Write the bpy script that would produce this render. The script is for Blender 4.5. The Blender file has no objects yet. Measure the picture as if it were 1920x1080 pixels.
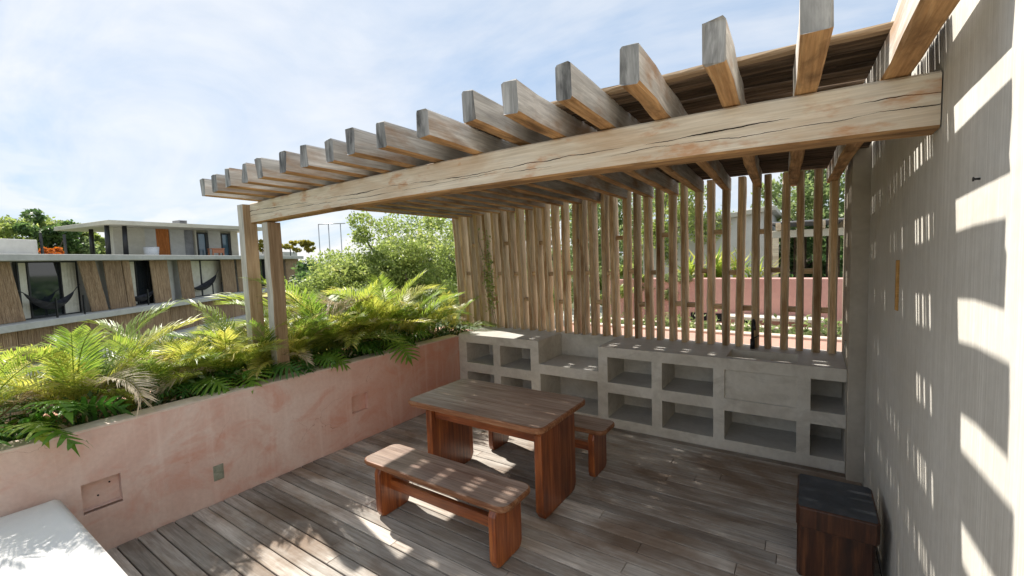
import bpy, bmesh, math, random
import numpy as np
from mathutils import Vector, Matrix, Euler
R = math.radians
rnd = random.Random(7)

# ------------------------------------------------------------------ camera
sc = bpy.context.scene
COL = sc.collection
FPX = 824.24
YAW, PITCH, ROLL = R(-34.159), R(-4.0867), R(-1.9196)
CAM = np.array([4.0221, -4.5658, 1.9391])
def _basis():
    cy, sy, cp, sp, cr, sr = math.cos(YAW), math.sin(YAW), math.cos(PITCH), math.sin(PITCH), math.cos(ROLL), math.sin(ROLL)
    fw = np.array([sy*cp, cy*cp, sp]); rt = np.array([cy, -sy, 0.0]); up = np.cross(rt, fw)
    return cr*rt + sr*up, -sr*rt + cr*up, fw
RT, UP, FW = _basis()
cd = bpy.data.cameras.new('camera'); cam = bpy.data.objects.new('camera', cd); COL.objects.link(cam)
cd.sensor_width = 36.0; cd.lens = FPX/1920*36.0; cd.clip_start = 0.05; cd.clip_end = 5000
m = Matrix.Identity(4)
for i in range(3):
    m[i][0], m[i][1], m[i][2], m[i][3] = RT[i], UP[i], -FW[i], CAM[i]
cam.matrix_world = m
sc.camera = cam
def ray(u, v):                      # a photo pixel gives a direction
    return FW + RT*(u-960)/FPX + UP*(540-v)/FPX

# ------------------------------------------------------------------ sky, sun, exposure
SUN = Vector((-1.0, 0.24, 1.151)).normalized()          # towards the sun
EL = math.asin(SUN.z); AZ = math.atan2(SUN.x, SUN.y)    # clockwise from +Y
sc.render.engine = 'CYCLES'
sc.cycles.use_denoising = True
sc.cycles.max_bounces = 8; sc.cycles.transparent_max_bounces = 8
sc.view_settings.view_transform = 'Standard'; sc.view_settings.look = 'None'
sc.view_settings.gamma = 1.0; sc.view_settings.use_curve_mapping = False
sc.view_settings.exposure = 2.08
w = bpy.data.worlds.new('World'); sc.world = w; w.use_nodes = True
nt = w.node_tree; nt.nodes.clear()
def N(t, tree, **kw):
    n = tree.nodes.new(t)
    for k, v in kw.items(): setattr(n, k, v)
    return n
def L(tree, a, b): tree.links.new(a, b)
out = N('ShaderNodeOutputWorld', nt); bg = N('ShaderNodeBackground', nt)
sky = N('ShaderNodeTexSky', nt, sky_type='NISHITA', sun_disc=False)
sky.sun_elevation = EL; sky.sun_rotation = AZ; sky.air_density = 1.0; sky.dust_density = 0.5; sky.ozone_density = 2.0
bg.inputs['Strength'].default_value = 0.10
tc = N('ShaderNodeTexCoord', nt); sep = N('ShaderNodeSeparateXYZ', nt); L(nt, tc.outputs['Generated'], sep.inputs[0])
def mth(tree, op, a, b=None, c=None, clamp=False):
    n = N('ShaderNodeMath', tree, operation=op, use_clamp=clamp)
    for i, x in enumerate((a, b, c)):
        if x is None: continue
        if hasattr(x, 'links'): L(tree, x, n.inputs[i])
        else: n.inputs[i].default_value = x
    return n.outputs[0]
zz = mth(nt, 'ADD', mth(nt, 'MAXIMUM', sep.outputs[2], 0.0), 0.16)
cx = mth(nt, 'DIVIDE', sep.outputs[0], zz); cy_ = mth(nt, 'DIVIDE', sep.outputs[1], zz)
cmb = N('ShaderNodeCombineXYZ', nt); L(nt, cx, cmb.inputs[0]); L(nt, cy_, cmb.inputs[1])
mp = N('ShaderNodeMapping', nt); mp.inputs['Rotation'].default_value = (0, 0, R(25)); mp.inputs['Scale'].default_value = (0.38, 1.0, 1); L(nt, cmb.outputs[0], mp.inputs[0])
n1 = N('ShaderNodeTexNoise', nt); n1.inputs['Scale'].default_value = 1.15; n1.inputs['Detail'].default_value = 9; n1.inputs['Roughness'].default_value = 0.6; n1.inputs['Distortion'].default_value = 0.7
L(nt, mp.outputs[0], n1.inputs[0])
r1 = N('ShaderNodeMapRange', nt); r1.inputs[1].default_value = 0.36; r1.inputs[2].default_value = 0.68; L(nt, n1.outputs[0], r1.inputs[0])
# cumulus puffs low over the horizon
mp2 = N('ShaderNodeMapping', nt); mp2.inputs['Scale'].default_value = (1, 1, 2.3); L(nt, tc.outputs['Generated'], mp2.inputs[0])
n2 = N('ShaderNodeTexNoise', nt); n2.inputs['Scale'].default_value = 5.5; n2.inputs['Detail'].default_value = 8; n2.inputs['Roughness'].default_value = 0.52; n2.inputs['Distortion'].default_value = 0.25
L(nt, mp2.outputs[0], n2.inputs[0])
low = N('ShaderNodeMapRange', nt); low.inputs[1].default_value = 0.30; low.inputs[2].default_value = 0.03; L(nt, sep.outputs[2], low.inputs[0])
thr = mth(nt, 'ADD', n2.outputs[0], mth(nt, 'MULTIPLY', low.outputs[0], 0.16))
r2 = N('ShaderNodeMapRange', nt); r2.inputs[1].default_value = 0.54; r2.inputs[2].default_value = 0.66; L(nt, thr, r2.inputs[0])
cum = mth(nt, 'MULTIPLY', r2.outputs[0], low.outputs[0], clamp=True)
fac = mth(nt, 'MAXIMUM', mth(nt, 'MULTIPLY', r1.outputs[0], 0.80), cum, clamp=True)
fac0 = fac
fac = mth(nt, 'ADD', mth(nt, 'MULTIPLY', fac, 0.07), 0.92, clamp=True)
n3 = N('ShaderNodeTexNoise', nt); n3.inputs['Scale'].default_value = 9; n3.inputs['Detail'].default_value = 5; L(nt, mp2.outputs[0], n3.inputs[0])
cr = N('ShaderNodeValToRGB', nt); cr.color_ramp.elements[0].position = 0.12; cr.color_ramp.elements[0].color = (1.10, 1.40, 1.82, 1); cr.color_ramp.elements[1].position = 0.68; cr.color_ramp.elements[1].color = (2.40, 2.40, 2.40, 1)
L(nt, mth(nt, 'ADD', mth(nt, 'MULTIPLY', n3.outputs[0], 0.25), mth(nt, 'MULTIPLY', fac0, 0.55)), cr.inputs[0])
mx = N('ShaderNodeMix', nt, data_type='RGBA'); L(nt, fac, mx.inputs[0]); L(nt, sky.outputs[0], mx.inputs[6]); L(nt, cr.outputs[0], mx.inputs[7])
L(nt, mx.outputs[2], bg.inputs['Color']); L(nt, bg.outputs[0], out.inputs[0])
sl = bpy.data.lights.new('sun', 'SUN'); sl.energy = 2.0; sl.angle = R(0.7); sl.color = (1.0, 0.95, 0.87)
so = bpy.data.objects.new('sun', sl); COL.objects.link(so); so.rotation_euler = SUN.to_track_quat('Z', 'Y').to_euler()

# ------------------------------------------------------------------ materials
MATS = {}
def newmat(name):
    mt = bpy.data.materials.new(name); mt.use_nodes = True; t = mt.node_tree
    b = t.nodes['Principled BSDF']; MATS[name] = mt
    return mt, t, b
def ramp(t, src, stops):
    c = N('ShaderNodeValToRGB', t); e = c.color_ramp.elements
    while len(e) < len(stops): e.new(0.5)
    for i, (p, col) in enumerate(stops):
        e[i].position = p; e[i].color = (*col, 1)
    L(t, src, c.inputs[0]); return c.outputs[0]
def noise(t, vec, scale, detail=5, rough=0.55, dist=0.0):
    n = N('ShaderNodeTexNoise', t); n.inputs['Scale'].default_value = scale; n.inputs['Detail'].default_value = detail
    n.inputs['Roughness'].default_value = rough; n.inputs['Distortion'].default_value = dist
    if vec is not None: L(t, vec, n.inputs[0])
    return n.outputs[0]
def mapping(t, vec, scale=(1, 1, 1), loc=(0, 0, 0)):
    q = N('ShaderNodeMapping', t); q.inputs['Scale'].default_value = scale; q.inputs['Location'].default_value = loc
    L(t, vec, q.inputs[0]); return q.outputs[0]
def mixc(t, f, a, b, mode='MIX'):
    q = N('ShaderNodeMix', t, data_type='RGBA', blend_type=mode)
    for i, x in ((0, f), (6, a), (7, b)):
        if hasattr(x, 'links'): L(t, x, q.inputs[i])
        elif i == 0: q.inputs[0].default_value = x
        else: q.inputs[i].default_value = (*x, 1)
    return q.outputs[2]
def rng(t, src, a, b, c=0.0, d=1.0):
    q = N('ShaderNodeMapRange', t); L(t, src, q.inputs[0])
    for i, x in enumerate((a, b, c, d)): q.inputs[i+1].default_value = x
    return q.outputs[0]
def bump(t, b, h, strength=0.3, dist=0.01):
    q = N('ShaderNodeBump', t); q.inputs['Strength'].default_value = strength; q.inputs['Distance'].default_value = dist
    L(t, h, q.inputs['Height']); L(t, q.outputs[0], b.inputs['Normal'])
def objvec(t):
    tcn = N('ShaderNodeTexCoord', t); oi = N('ShaderNodeObjectInfo', t)
    add = N('ShaderNodeVectorMath', t, operation='ADD'); sca = N('ShaderNodeVectorMath', t, operation='SCALE')
    cb = N('ShaderNodeCombineXYZ', t)
    L(t, oi.outputs['Random'], cb.inputs[0]); L(t, oi.outputs['Random'], cb.inputs[1]); L(t, oi.outputs['Random'], cb.inputs[2])
    L(t, cb.outputs[0], sca.inputs[0]); sca.inputs['Scale'].default_value = 37.0
    L(t, tcn.outputs['Object'], add.inputs[0]); L(t, sca.outputs[0], add.inputs[1])
    return add.outputs[0], oi.outputs['Random'], tcn
def wood(name, c0, c1, c2, stain=None, stain_amt=0.4, rough=0.75, grain=1.0, axis=0, rand=0.35, bmp=0.35, spec=0.3, coat=0.0, patch=2.2, cracks=False, world_stain=None, mottle=0.55):
    mt, t, b = newmat(name); v, rn, tcn = objvec(t)
    s = [26.0*grain]*3; s[axis] = 1.1*grain
    g = noise(t, mapping(t, v, tuple(s)), 1.6, 8, 0.62, 0.8)
    s2 = [90.0*grain]*3; s2[axis] = 3.0
    g2 = noise(t, mapping(t, v, tuple(s2)), 1.5, 4, 0.6)
    col = ramp(t, g, [(0.26, c0), (0.5, c1), (0.74, c2)])
    col = mixc(t, rng(t, g2, 0.35, 0.75, 0.0, 0.45), col, tuple(x*0.55 for x in c0))
    sm = [14.0]*3; sm[axis] = 1.6
    mo = noise(t, mapping(t, v, tuple(sm), (5, 9, 2)), 1.0, 6, 0.7, 0.6)
    col = mixc(t, rng(t, mo, 0.46, 0.72, 0.0, mottle), col, tuple(x*0.45 for x in c1))
    col = mixc(t, rng(t, mo, 0.50, 0.26, 0.0, mottle*0.6), col, tuple(min(0.85, x*1.18) for x in c2))
    sp = [2.6]*3; sp[axis] = 0.8
    p = noise(t, mapping(t, v, tuple(sp)), patch, 6, 0.6, 0.4)
    if stain: col = mixc(t, rng(t, p, 0.48, 0.68, 0.0, stain_amt), col, stain)
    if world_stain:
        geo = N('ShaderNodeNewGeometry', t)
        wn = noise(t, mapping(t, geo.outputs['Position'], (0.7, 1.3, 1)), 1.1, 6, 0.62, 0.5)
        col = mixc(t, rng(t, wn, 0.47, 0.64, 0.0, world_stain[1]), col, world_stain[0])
    hs = N('ShaderNodeHueSaturation', t); L(t, col, hs.inputs['Color']); L(t, rng(t, rn, 0, 1, 1-rand, 1+rand), hs.inputs['Value'])
    col = hs.outputs[0]
    h = g
    if cracks:
        so_ = N('ShaderNodeSeparateXYZ', t); L(t, tcn.outputs['Object'], so_.inputs[0])
        lx = N('ShaderNodeCombineXYZ', t); L(t, so_.outputs[0], lx.inputs[0])
        def crack(off, amp, wid, seed):
            a = noise(t, mapping(t, lx.outputs[0], (1, 1, 1), (seed, 0, 0)), 1.1, 7, 0.6)
            zc = mth(t, 'ADD', mth(t, 'MULTIPLY', mth(t, 'SUBTRACT', a, 0.5), amp), off)
            d = mth(t, 'ABSOLUTE', mth(t, 'SUBTRACT', so_.outputs[2], zc))
            wn2 = noise(t, mapping(t, lx.outputs[0], (1, 1, 1), (seed+9, 3, 0)), 2.3, 4)
            wd = mth(t, 'MULTIPLY', rng(t, wn2, 0.42, 0.66, 0.0, 1.0), wid)
            return mth(t, 'LESS_THAN', d, wd)
        k = mth(t, 'MAXIMUM', crack(0.118, 0.10, 0.0042, 3.1), crack(0.085, 0.11, 0.0026, 17.7))
        col = mixc(t, k, col, (0.02, 0.014, 0.01))
        h = mth(t, 'SUBTRACT', g, mth(t, 'MULTIPLY', k, 1.5))
        # rust runs under the bolts
        ru = noise(t, mapping(t, v, (3.4, 1, 9)), 1.3, 5, 0.6)
        col = mixc(t, rng(t, ru, 0.56, 0.68, 0, 0.62), col, (0.50, 0.21, 0.065))
    L(t, col, b.inputs['Base Color'])
    rr = rng(t, g, 0.3, 0.7, rough+0.1, rough-0.08); L(t, rr, b.inputs['Roughness'])
    b.inputs['Specular IOR Level'].default_value = spec
    if coat: b.inputs['Coat Weight'].default_value = coat; b.inputs['Coat Roughness'].default_value = 0.25
    bump(t, b, h, bmp, 0.004)
    return mt
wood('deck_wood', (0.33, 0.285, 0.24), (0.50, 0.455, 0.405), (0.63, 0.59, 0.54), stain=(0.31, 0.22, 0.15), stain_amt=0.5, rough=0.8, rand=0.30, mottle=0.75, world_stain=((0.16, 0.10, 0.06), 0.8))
wood('rafter_wood', (0.38, 0.35, 0.31), (0.58, 0.545, 0.49), (0.72, 0.685, 0.63), stain=(0.30, 0.165, 0.075), stain_amt=0.85, rand=0.22, mottle=0.85)
wood('rafter_end_wood', (0.2, 0.197, 0.19), (0.36, 0.355, 0.345), (0.5, 0.49, 0.475), stain=(0.05, 0.05, 0.05), stain_amt=0.9, patch=5, grain=0.6, axis=2, rand=0.15)
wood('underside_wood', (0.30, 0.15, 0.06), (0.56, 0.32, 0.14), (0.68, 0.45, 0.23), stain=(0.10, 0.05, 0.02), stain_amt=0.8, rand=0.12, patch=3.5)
wood('beam_wood', (0.60, 0.51, 0.40), (0.76, 0.68, 0.56), (0.84, 0.77, 0.67), stain=(0.50, 0.31, 0.16), stain_amt=0.5, rand=0.0, cracks=True, mottle=0.16)
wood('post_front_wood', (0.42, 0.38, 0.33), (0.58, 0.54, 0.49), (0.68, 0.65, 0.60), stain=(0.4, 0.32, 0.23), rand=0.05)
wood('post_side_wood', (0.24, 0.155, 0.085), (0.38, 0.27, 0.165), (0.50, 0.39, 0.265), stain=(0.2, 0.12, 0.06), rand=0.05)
wood('slat_front_wood', (0.34, 0.185, 0.085), (0.62, 0.41, 0.215), (0.77, 0.595, 0.39), stain=(0.19, 0.085, 0.03), stain_amt=0.9, rand=0.34, patch=1.6)
wood('slat_side_wood', (0.56, 0.425, 0.27), (0.74, 0.61, 0.435), (0.82, 0.725, 0.575), stain=(0.42, 0.27, 0.14), stain_amt=0.7, rand=0.2)
wood('stick_wood', (0.035, 0.022, 0.013), (0.10, 0.065, 0.04), (0.22, 0.16, 0.11), rand=0.5, rough=0.85)
wood('varnished_wood', (0.11, 0.022, 0.007), (0.31, 0.080, 0.020), (0.50, 0.17, 0.042), stain=(0.06, 0.014, 0.006), stain_amt=0.6, rough=0.36, rand=0.25, spec=0.5, coat=0.45, bmp=0.12)
wood('worn_tabletop_wood', (0.18, 0.115, 0.085), (0.34, 0.24, 0.185), (0.48, 0.375, 0.31), stain=(0.12, 0.055, 0.035), stain_amt=0.6, rough=0.40, rand=0.13, spec=0.5, bmp=0.2, mottle=0.3)
wood('worn_edge_wood', (0.15, 0.052, 0.022), (0.28, 0.115, 0.05), (0.46, 0.28, 0.165), stain=(0.14, 0.045, 0.018), stain_amt=0.7, rough=0.5, rand=0.15, patch=4)
wood('black_step_wood', (0.020, 0.022, 0.026), (0.045, 0.050, 0.058), (0.085, 0.092, 0.10), stain=(0.03, 0.03, 0.032), rough=0.6, rand=0.1, mottle=0.2, grain=0.4)
wood('step_side_wood', (0.012, 0.006, 0.004), (0.075, 0.024, 0.010), (0.20, 0.075, 0.028), stain=(0.010, 0.008, 0.008), stain_amt=0.9, rough=0.5, rand=0.1, spec=0.45, axis=2, grain=0.5)
wood('handle_wood', (0.30, 0.14, 0.03), (0.50, 0.27, 0.08), (0.60, 0.36, 0.13), rand=0)
wood('reed_wood', (0.22, 0.14, 0.08), (0.43, 0.30, 0.185), (0.58, 0.44, 0.295), stain=(0.22, 0.15, 0.10), rand=0.12, axis=2, grain=0.35)
wood('orange_door_wood', (0.32, 0.09, 0.02), (0.50, 0.17, 0.04), (0.60, 0.25, 0.08), axis=2, rand=0, grain=0.3)
wood('bark', (0.08, 0.06, 0.045), (0.18, 0.145, 0.115), (0.30, 0.26, 0.22), axis=2, grain=0.4)

def plaster(name, c0, c1, c2, scale=1.3, fine=28, rough=0.85, bmp=0.25, streak=None, cracks=None, coord='Object', blot=None, pigment_bounce=None):
    mt, t, b = newmat(name); tcn = N('ShaderNodeTexCoord', t); v = tcn.outputs[coord]
    a = noise(t, v, scale, 8, 0.62, 0.6); f = noise(t, v, fine, 4, 0.6)
    col = ramp(t, a, [(0.30, c0), (0.5, c1), (0.70, c2)])
    col = mixc(t, rng(t, f, 0.35, 0.75, 0.0, 0.22), col, tuple(x*0.62 for x in c0))
    if blot:
        bn = noise(t, mapping(t, v, (1.0, 1.0, 1.6), (7.1, 2.2, 5)), blot[1], 9, 0.68, 1.2)
        col = mixc(t, rng(t, bn, 0.50, 0.66, 0.0, blot[2]), col, blot[0])
    if pigment_bounce:  # uneven coral tint deepening along y, with warm bounce light painted into it
        sy_ = N('ShaderNodeSeparateXYZ', t); L(t, v, sy_.inputs[0])
        pf = mth(t, 'MULTIPLY', rng(t, sy_.outputs[1], pigment_bounce[1], pigment_bounce[2]), rng(t, noise(t, v, 2.1, 8, 0.66, 0.8), 0.28, 0.62, 0.35, 1.0))
        col = mixc(t, mth(t, 'MULTIPLY', pf, pigment_bounce[3]), col, pigment_bounce[0])
        wv_ = noise(t, mapping(t, v, (1, 9.0, 0.5), (1, 2, 3)), 1.2, 6, 0.65)
        col = mixc(t, rng(t, wv_, 0.52, 0.72, 0, 0.35), col, tuple(min(1, q*1.1) for q in c2))
    h = f
    if streak:
        s1 = noise(t, mapping(t, v, streak[0]), 1.0, 6, 0.7)
        col = mixc(t, rng(t, s1, 0.36, 0.70, 0.0, streak[2]), col, streak[1])
        s3 = noise(t, mapping(t, v, tuple(q*3.3 for q in streak[0]), (3, 5, 1)), 1.0, 4, 0.6)
        col = mixc(t, rng(t, s3, 0.5, 0.72, 0.0, streak[2]*0.8), col, tuple(min(1, q*1.25) for q in c2))
        h = mth(t, 'ADD', mth(t, 'MULTIPLY', s1, 1.4), mth(t, 'ADD', s3, mth(t, 'MULTIPLY', f, 0.4)))
    if cracks:
        vo = N('ShaderNodeTexVoronoi', t, feature='DISTANCE_TO_EDGE'); vo.inputs['Scale'].default_value = 1.7
        wv = N('ShaderNodeVectorMath', t, operation='ADD'); nn = N('ShaderNodeTexNoise', t); nn.inputs['Scale'].default_value = 4; nn.inputs['Detail'].default_value = 6
        L(t, v, nn.inputs[0]); L(t, v, wv.inputs[0]); sc_ = N('ShaderNodeVectorMath', t, operation='SCALE'); sc_.inputs['Scale'].default_value = 0.35
        L(t, nn.outputs[1], sc_.inputs[0]); L(t, sc_.outputs[0], wv.inputs[1]); L(t, wv.outputs[0], vo.inputs[0])
        ck = mth(t, 'MULTIPLY', mth(t, 'LESS_THAN', vo.outputs[0], 0.0022), rng(t, noise(t, v, 1.6, 3), 0.54, 0.62, 0, 0.6))
        col = mixc(t, ck, col, cracks)
    L(t, col, b.inputs['Base Color']); b.inputs['Roughness'].default_value = rough; b.inputs['Specular IOR Level'].default_value = 0.25
    bump(t, b, h, bmp, 0.006)
    return mt
plaster('pink_plaster', (0.65, 0.435, 0.365), (0.73, 0.555, 0.48), (0.78, 0.66, 0.595), scale=1.5, fine=34, cracks=(0.30, 0.12, 0.08), blot=((0.63, 0.32, 0.24), 1.9, 0.68), pigment_bounce=((0.66, 0.285, 0.185), -2.6, -0.3, 0.85))
plaster('pink_coping', (0.60, 0.46, 0.38), (0.68, 0.56, 0.48), (0.74, 0.65, 0.58), scale=5, fine=30)
plaster('coral_plaster', (0.44, 0.25, 0.19), (0.50, 0.30, 0.235), (0.54, 0.35, 0.285), scale=1.2, fine=18)
plaster('neighbour_pink', (0.60, 0.31, 0.27), (0.66, 0.38, 0.33), (0.70, 0.43, 0.38), scale=0.8, fine=15)
plaster('counter_concrete', (0.56, 0.505, 0.42), (0.68, 0.63, 0.54), (0.74, 0.70, 0.615), scale=2.6, fine=24, bmp=0.16, rough=0.7, blot=((0.44, 0.395, 0.32), 2.6, 0.55))
plaster('counter_top_concrete', (0.48, 0.45, 0.405), (0.57, 0.545, 0.50), (0.63, 0.61, 0.57), scale=2.6, fine=24, bmp=0.12, rough=0.5)
plaster('pier_concrete', (0.38, 0.33, 0.265), (0.46, 0.41, 0.335), (0.52, 0.47, 0.40), scale=2.2, fine=20, bmp=0.15)
plaster('wall_render', (0.50, 0.47, 0.415), (0.59, 0.565, 0.51), (0.65, 0.63, 0.585), scale=1.0, fine=26, streak=((1, 34, 0.55), (0.42, 0.39, 0.335), 0.5), bmp=0.3, blot=((0.50, 0.46, 0.39), 0.9, 0.5))
plaster('house_white', (0.55, 0.53, 0.48), (0.62, 0.60, 0.55), (0.66, 0.65, 0.60), scale=0.5, fine=6)
plaster('house_concrete', (0.44, 0.43, 0.39), (0.52, 0.51, 0.47), (0.58, 0.57, 0.53), scale=0.6, fine=6)
plaster('house_beige', (0.48, 0.44, 0.35), (0.55, 0.52, 0.43), (0.60, 0.57, 0.48), scale=0.4, fine=5)
plaster('soil', (0.05, 0.035, 0.025), (0.10, 0.07, 0.05), (0.17, 0.13, 0.09), scale=8, fine=60, bmp=0.8)
plaster('ground_mat', (0.05, 0.07, 0.025), (0.09, 0.11, 0.045), (0.17, 0.16, 0.10), scale=0.05, fine=0.8)
plaster('fabric_white', (0.74, 0.73, 0.71), (0.78, 0.77, 0.75), (0.80, 0.79, 0.77), scale=3, fine=300, bmp=0.12, rough=0.95)
plaster('curtain_cloth', (0.55, 0.52, 0.42), (0.66, 0.63, 0.52), (0.72, 0.69, 0.59), scale=3, fine=40, rough=0.95)
plaster('hammock_cloth', (0.03, 0.03, 0.036), (0.05, 0.05, 0.058), (0.08, 0.08, 0.09), scale=6, fine=50)
plaster('outlet_metal', (0.22, 0.24, 0.18), (0.30, 0.32, 0.25), (0.38, 0.39, 0.32), scale=20, fine=90, rough=0.5)
plaster('roof_grey', (0.20, 0.20, 0.21), (0.28, 0.28, 0.29), (0.36, 0.36, 0.36), scale=1, fine=9)
plaster('step_top_black', (0.030, 0.033, 0.038), (0.052, 0.057, 0.064), (0.080, 0.087, 0.096), scale=5, fine=60, bmp=0.2, rough=0.6)
def plain(name, col, rough=0.5, metal=0.0, spec=0.5):
    mt, t, b = newmat(name); tcn = N('ShaderNodeTexCoord', t)
    n = noise(t, tcn.outputs['Object'], 22, 4)
    L(t, ramp(t, n, [(0.3, tuple(c*0.8 for c in col)), (0.7, tuple(min(1, c*1.15) for c in col))]), b.inputs['Base Color'])
    b.inputs['Roughness'].default_value = rough; b.inputs['Metallic'].default_value = metal; b.inputs['Specular IOR Level'].default_value = spec
    return mt
plain('black_metal', (0.015, 0.015, 0.016), 0.4, 0.0)
plain('steel', (0.42, 0.42, 0.40), 0.35, 0.9)
plain('dark_void', (0.012, 0.012, 0.014), 0.9)
plain('window_glass', (0.02, 0.025, 0.03), 0.04, 0.0, 0.9)
plain('blue_glass', (0.10, 0.17, 0.22), 0.06, 0.0, 0.9)
plain('white_plastic', (0.70, 0.70, 0.69), 0.4)
plain('terracotta', (0.50, 0.20, 0.10), 0.6)
def foliage(name, stops, trans=0.35, rough=0.45, obj_rand=False, obj_stops=None):
    mt, t, b = newmat(name)
    g = N('ShaderNodeNewGeometry', t); src = g.outputs['Random Per Island']
    tcn = N('ShaderNodeTexCoord', t)
    nz = noise(t, tcn.outputs['Object'], 1.4, 3)
    f = mth(t, 'ADD', mth(t, 'MULTIPLY', src, 0.5), mth(t, 'MULTIPLY', rng(t, nz, 0.34, 0.66), 0.5))
    if obj_rand:
        oi = N('ShaderNodeObjectInfo', t)
        f = mth(t, 'ADD', mth(t, 'MULTIPLY', src, 0.25), mth(t, 'MULTIPLY', oi.outputs['Random'], 0.75))
    col = ramp(t, f, stops)
    L(t, col, b.inputs['Base Color']); b.inputs['Roughness'].default_value = rough; b.inputs['Specular IOR Level'].default_value = 0.35
    tr = N('ShaderNodeBsdfTranslucent', t); ms = N('ShaderNodeMixShader', t); ms.inputs[0].default_value = trans
    hs = N('ShaderNodeHueSaturation', t); hs.inputs['Value'].default_value = 1.5; hs.inputs['Saturation'].default_value = 1.1; L(t, col, hs.inputs['Color']); L(t, hs.outputs[0], tr.inputs[0])
    o = t.nodes['Material Output']; L(t, b.outputs[0], ms.inputs[1]); L(t, tr.outputs[0], ms.inputs[2]); L(t, ms.outputs[0], o.inputs[0])
    return mt
foliage('tree_leaf', [(0.0, (0.11, 0.16, 0.04)), (0.45, (0.25, 0.31, 0.095)), (0.8, (0.37, 0.42, 0.14)), (1.0, (0.52, 0.50, 0.23))], trans=0.45)
foliage('dark_leaf', [(0.0, (0.035, 0.075, 0.03)), (0.5, (0.09, 0.15, 0.05)), (0.85, (0.16, 0.23, 0.085)), (1.0, (0.28, 0.32, 0.13))], trans=0.42)
foliage('pale_leaf', [(0.0, (0.11, 0.16, 0.06)), (0.5, (0.23, 0.29, 0.12)), (0.85, (0.34, 0.39, 0.18)), (1.0, (0.46, 0.46, 0.28))], trans=0.45)
foliage('yellow_leaf', [(0.0, (0.16, 0.17, 0.03)), (0.5, (0.30, 0.28, 0.05)), (1.0, (0.46, 0.36, 0.08))])
foliage('palm_leaf', [(0.0, (0.10, 0.18, 0.04)), (0.32, (0.21, 0.29, 0.06)), (0.58, (0.35, 0.39, 0.09)), (0.80, (0.54, 0.50, 0.14)), (1.0, (0.62, 0.54, 0.36))], trans=0.5, rough=0.4, obj_rand=True)
foliage('dry_leaf', [(0.0, (0.32, 0.23, 0.14)), (0.5, (0.52, 0.42, 0.29)), (1.0, (0.66, 0.58, 0.45))], trans=0.35, rough=0.7, obj_rand=True)
foliage('philo_leaf', [(0.0, (0.04, 0.12, 0.03)), (0.5, (0.085, 0.20, 0.035)), (0.85, (0.18, 0.31, 0.05)), (1.0, (0.42, 0.44, 0.08))], trans=0.4, rough=0.3, obj_rand=True)
foliage('orange_leaf', [(0.0, (0.40, 0.10, 0.02)), (1.0, (0.60, 0.22, 0.06))])

# ------------------------------------------------------------------ helpers
def link(name, me, parent=None, loc=(0, 0, 0), rot=(0, 0, 0), mats=None):
    if mats and not len(me.materials):
        for q in mats: me.materials.append(MATS[q])
    o = bpy.data.objects.new(name, me); COL.objects.link(o); o.location = loc; o.rotation_euler = rot
    if parent is not None: o.parent = parent
    return o
def tag(o, label, cat, group=None):
    o['label'] = label; o['category'] = cat
    if group: o['group'] = group
    return o
def thing(name, label, cat, loc=(0, 0, 0), rz=0.0, group=None):
    o = bpy.data.objects.new(name, None); COL.objects.link(o); o.location = loc; o.rotation_euler = (0, 0, rz); o.empty_display_size = 0.2
    return tag(o, label, cat, group)
def struct(o): o['kind'] = 'structure'; return o
def stuff(o): o['kind'] = 'stuff'; return o
def mesh(name, V, F, mi=None, smooth=False):
    me = bpy.data.meshes.new(name); me.from_pydata([tuple(v) for v in V], [], F)
    if mi is not None: me.polygons.foreach_set('material_index', mi)
    if smooth: me.polygons.foreach_set('use_smooth', [True]*len(me.polygons))
    me.update(); return me
def box(sx, sy, sz, bev=0.004, name='box', org=(0, 0, 0)):
    """box from org, size s, bevelled"""
    bm = bmesh.new(); bmesh.ops.create_cube(bm, size=1.0)
    for v in bm.verts:
        v.co = Vector(((v.co.x+.5)*sx+org[0], (v.co.y+.5)*sy+org[1], (v.co.z+.5)*sz+org[2]))
    if bev: bmesh.ops.bevel(bm, geom=bm.edges[:], offset=bev, segments=1, affect='EDGES', clamp_overlap=True)
    me = bpy.data.meshes.new(name); bm.to_mesh(me); bm.free(); return me
def bx(name, x0, x1, y0, y1, z0, z1, mat, parent=None, bev=0.004):
    me = box(x1-x0, y1-y0, z1-z0, bev, name, (-(x1-x0)/2, -(y1-y0)/2, -(z1-z0)/2))
    return link(name, me, parent, ((x0+x1)/2, (y0+y1)/2, (z0+z1)/2), mats=[mat])
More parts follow.
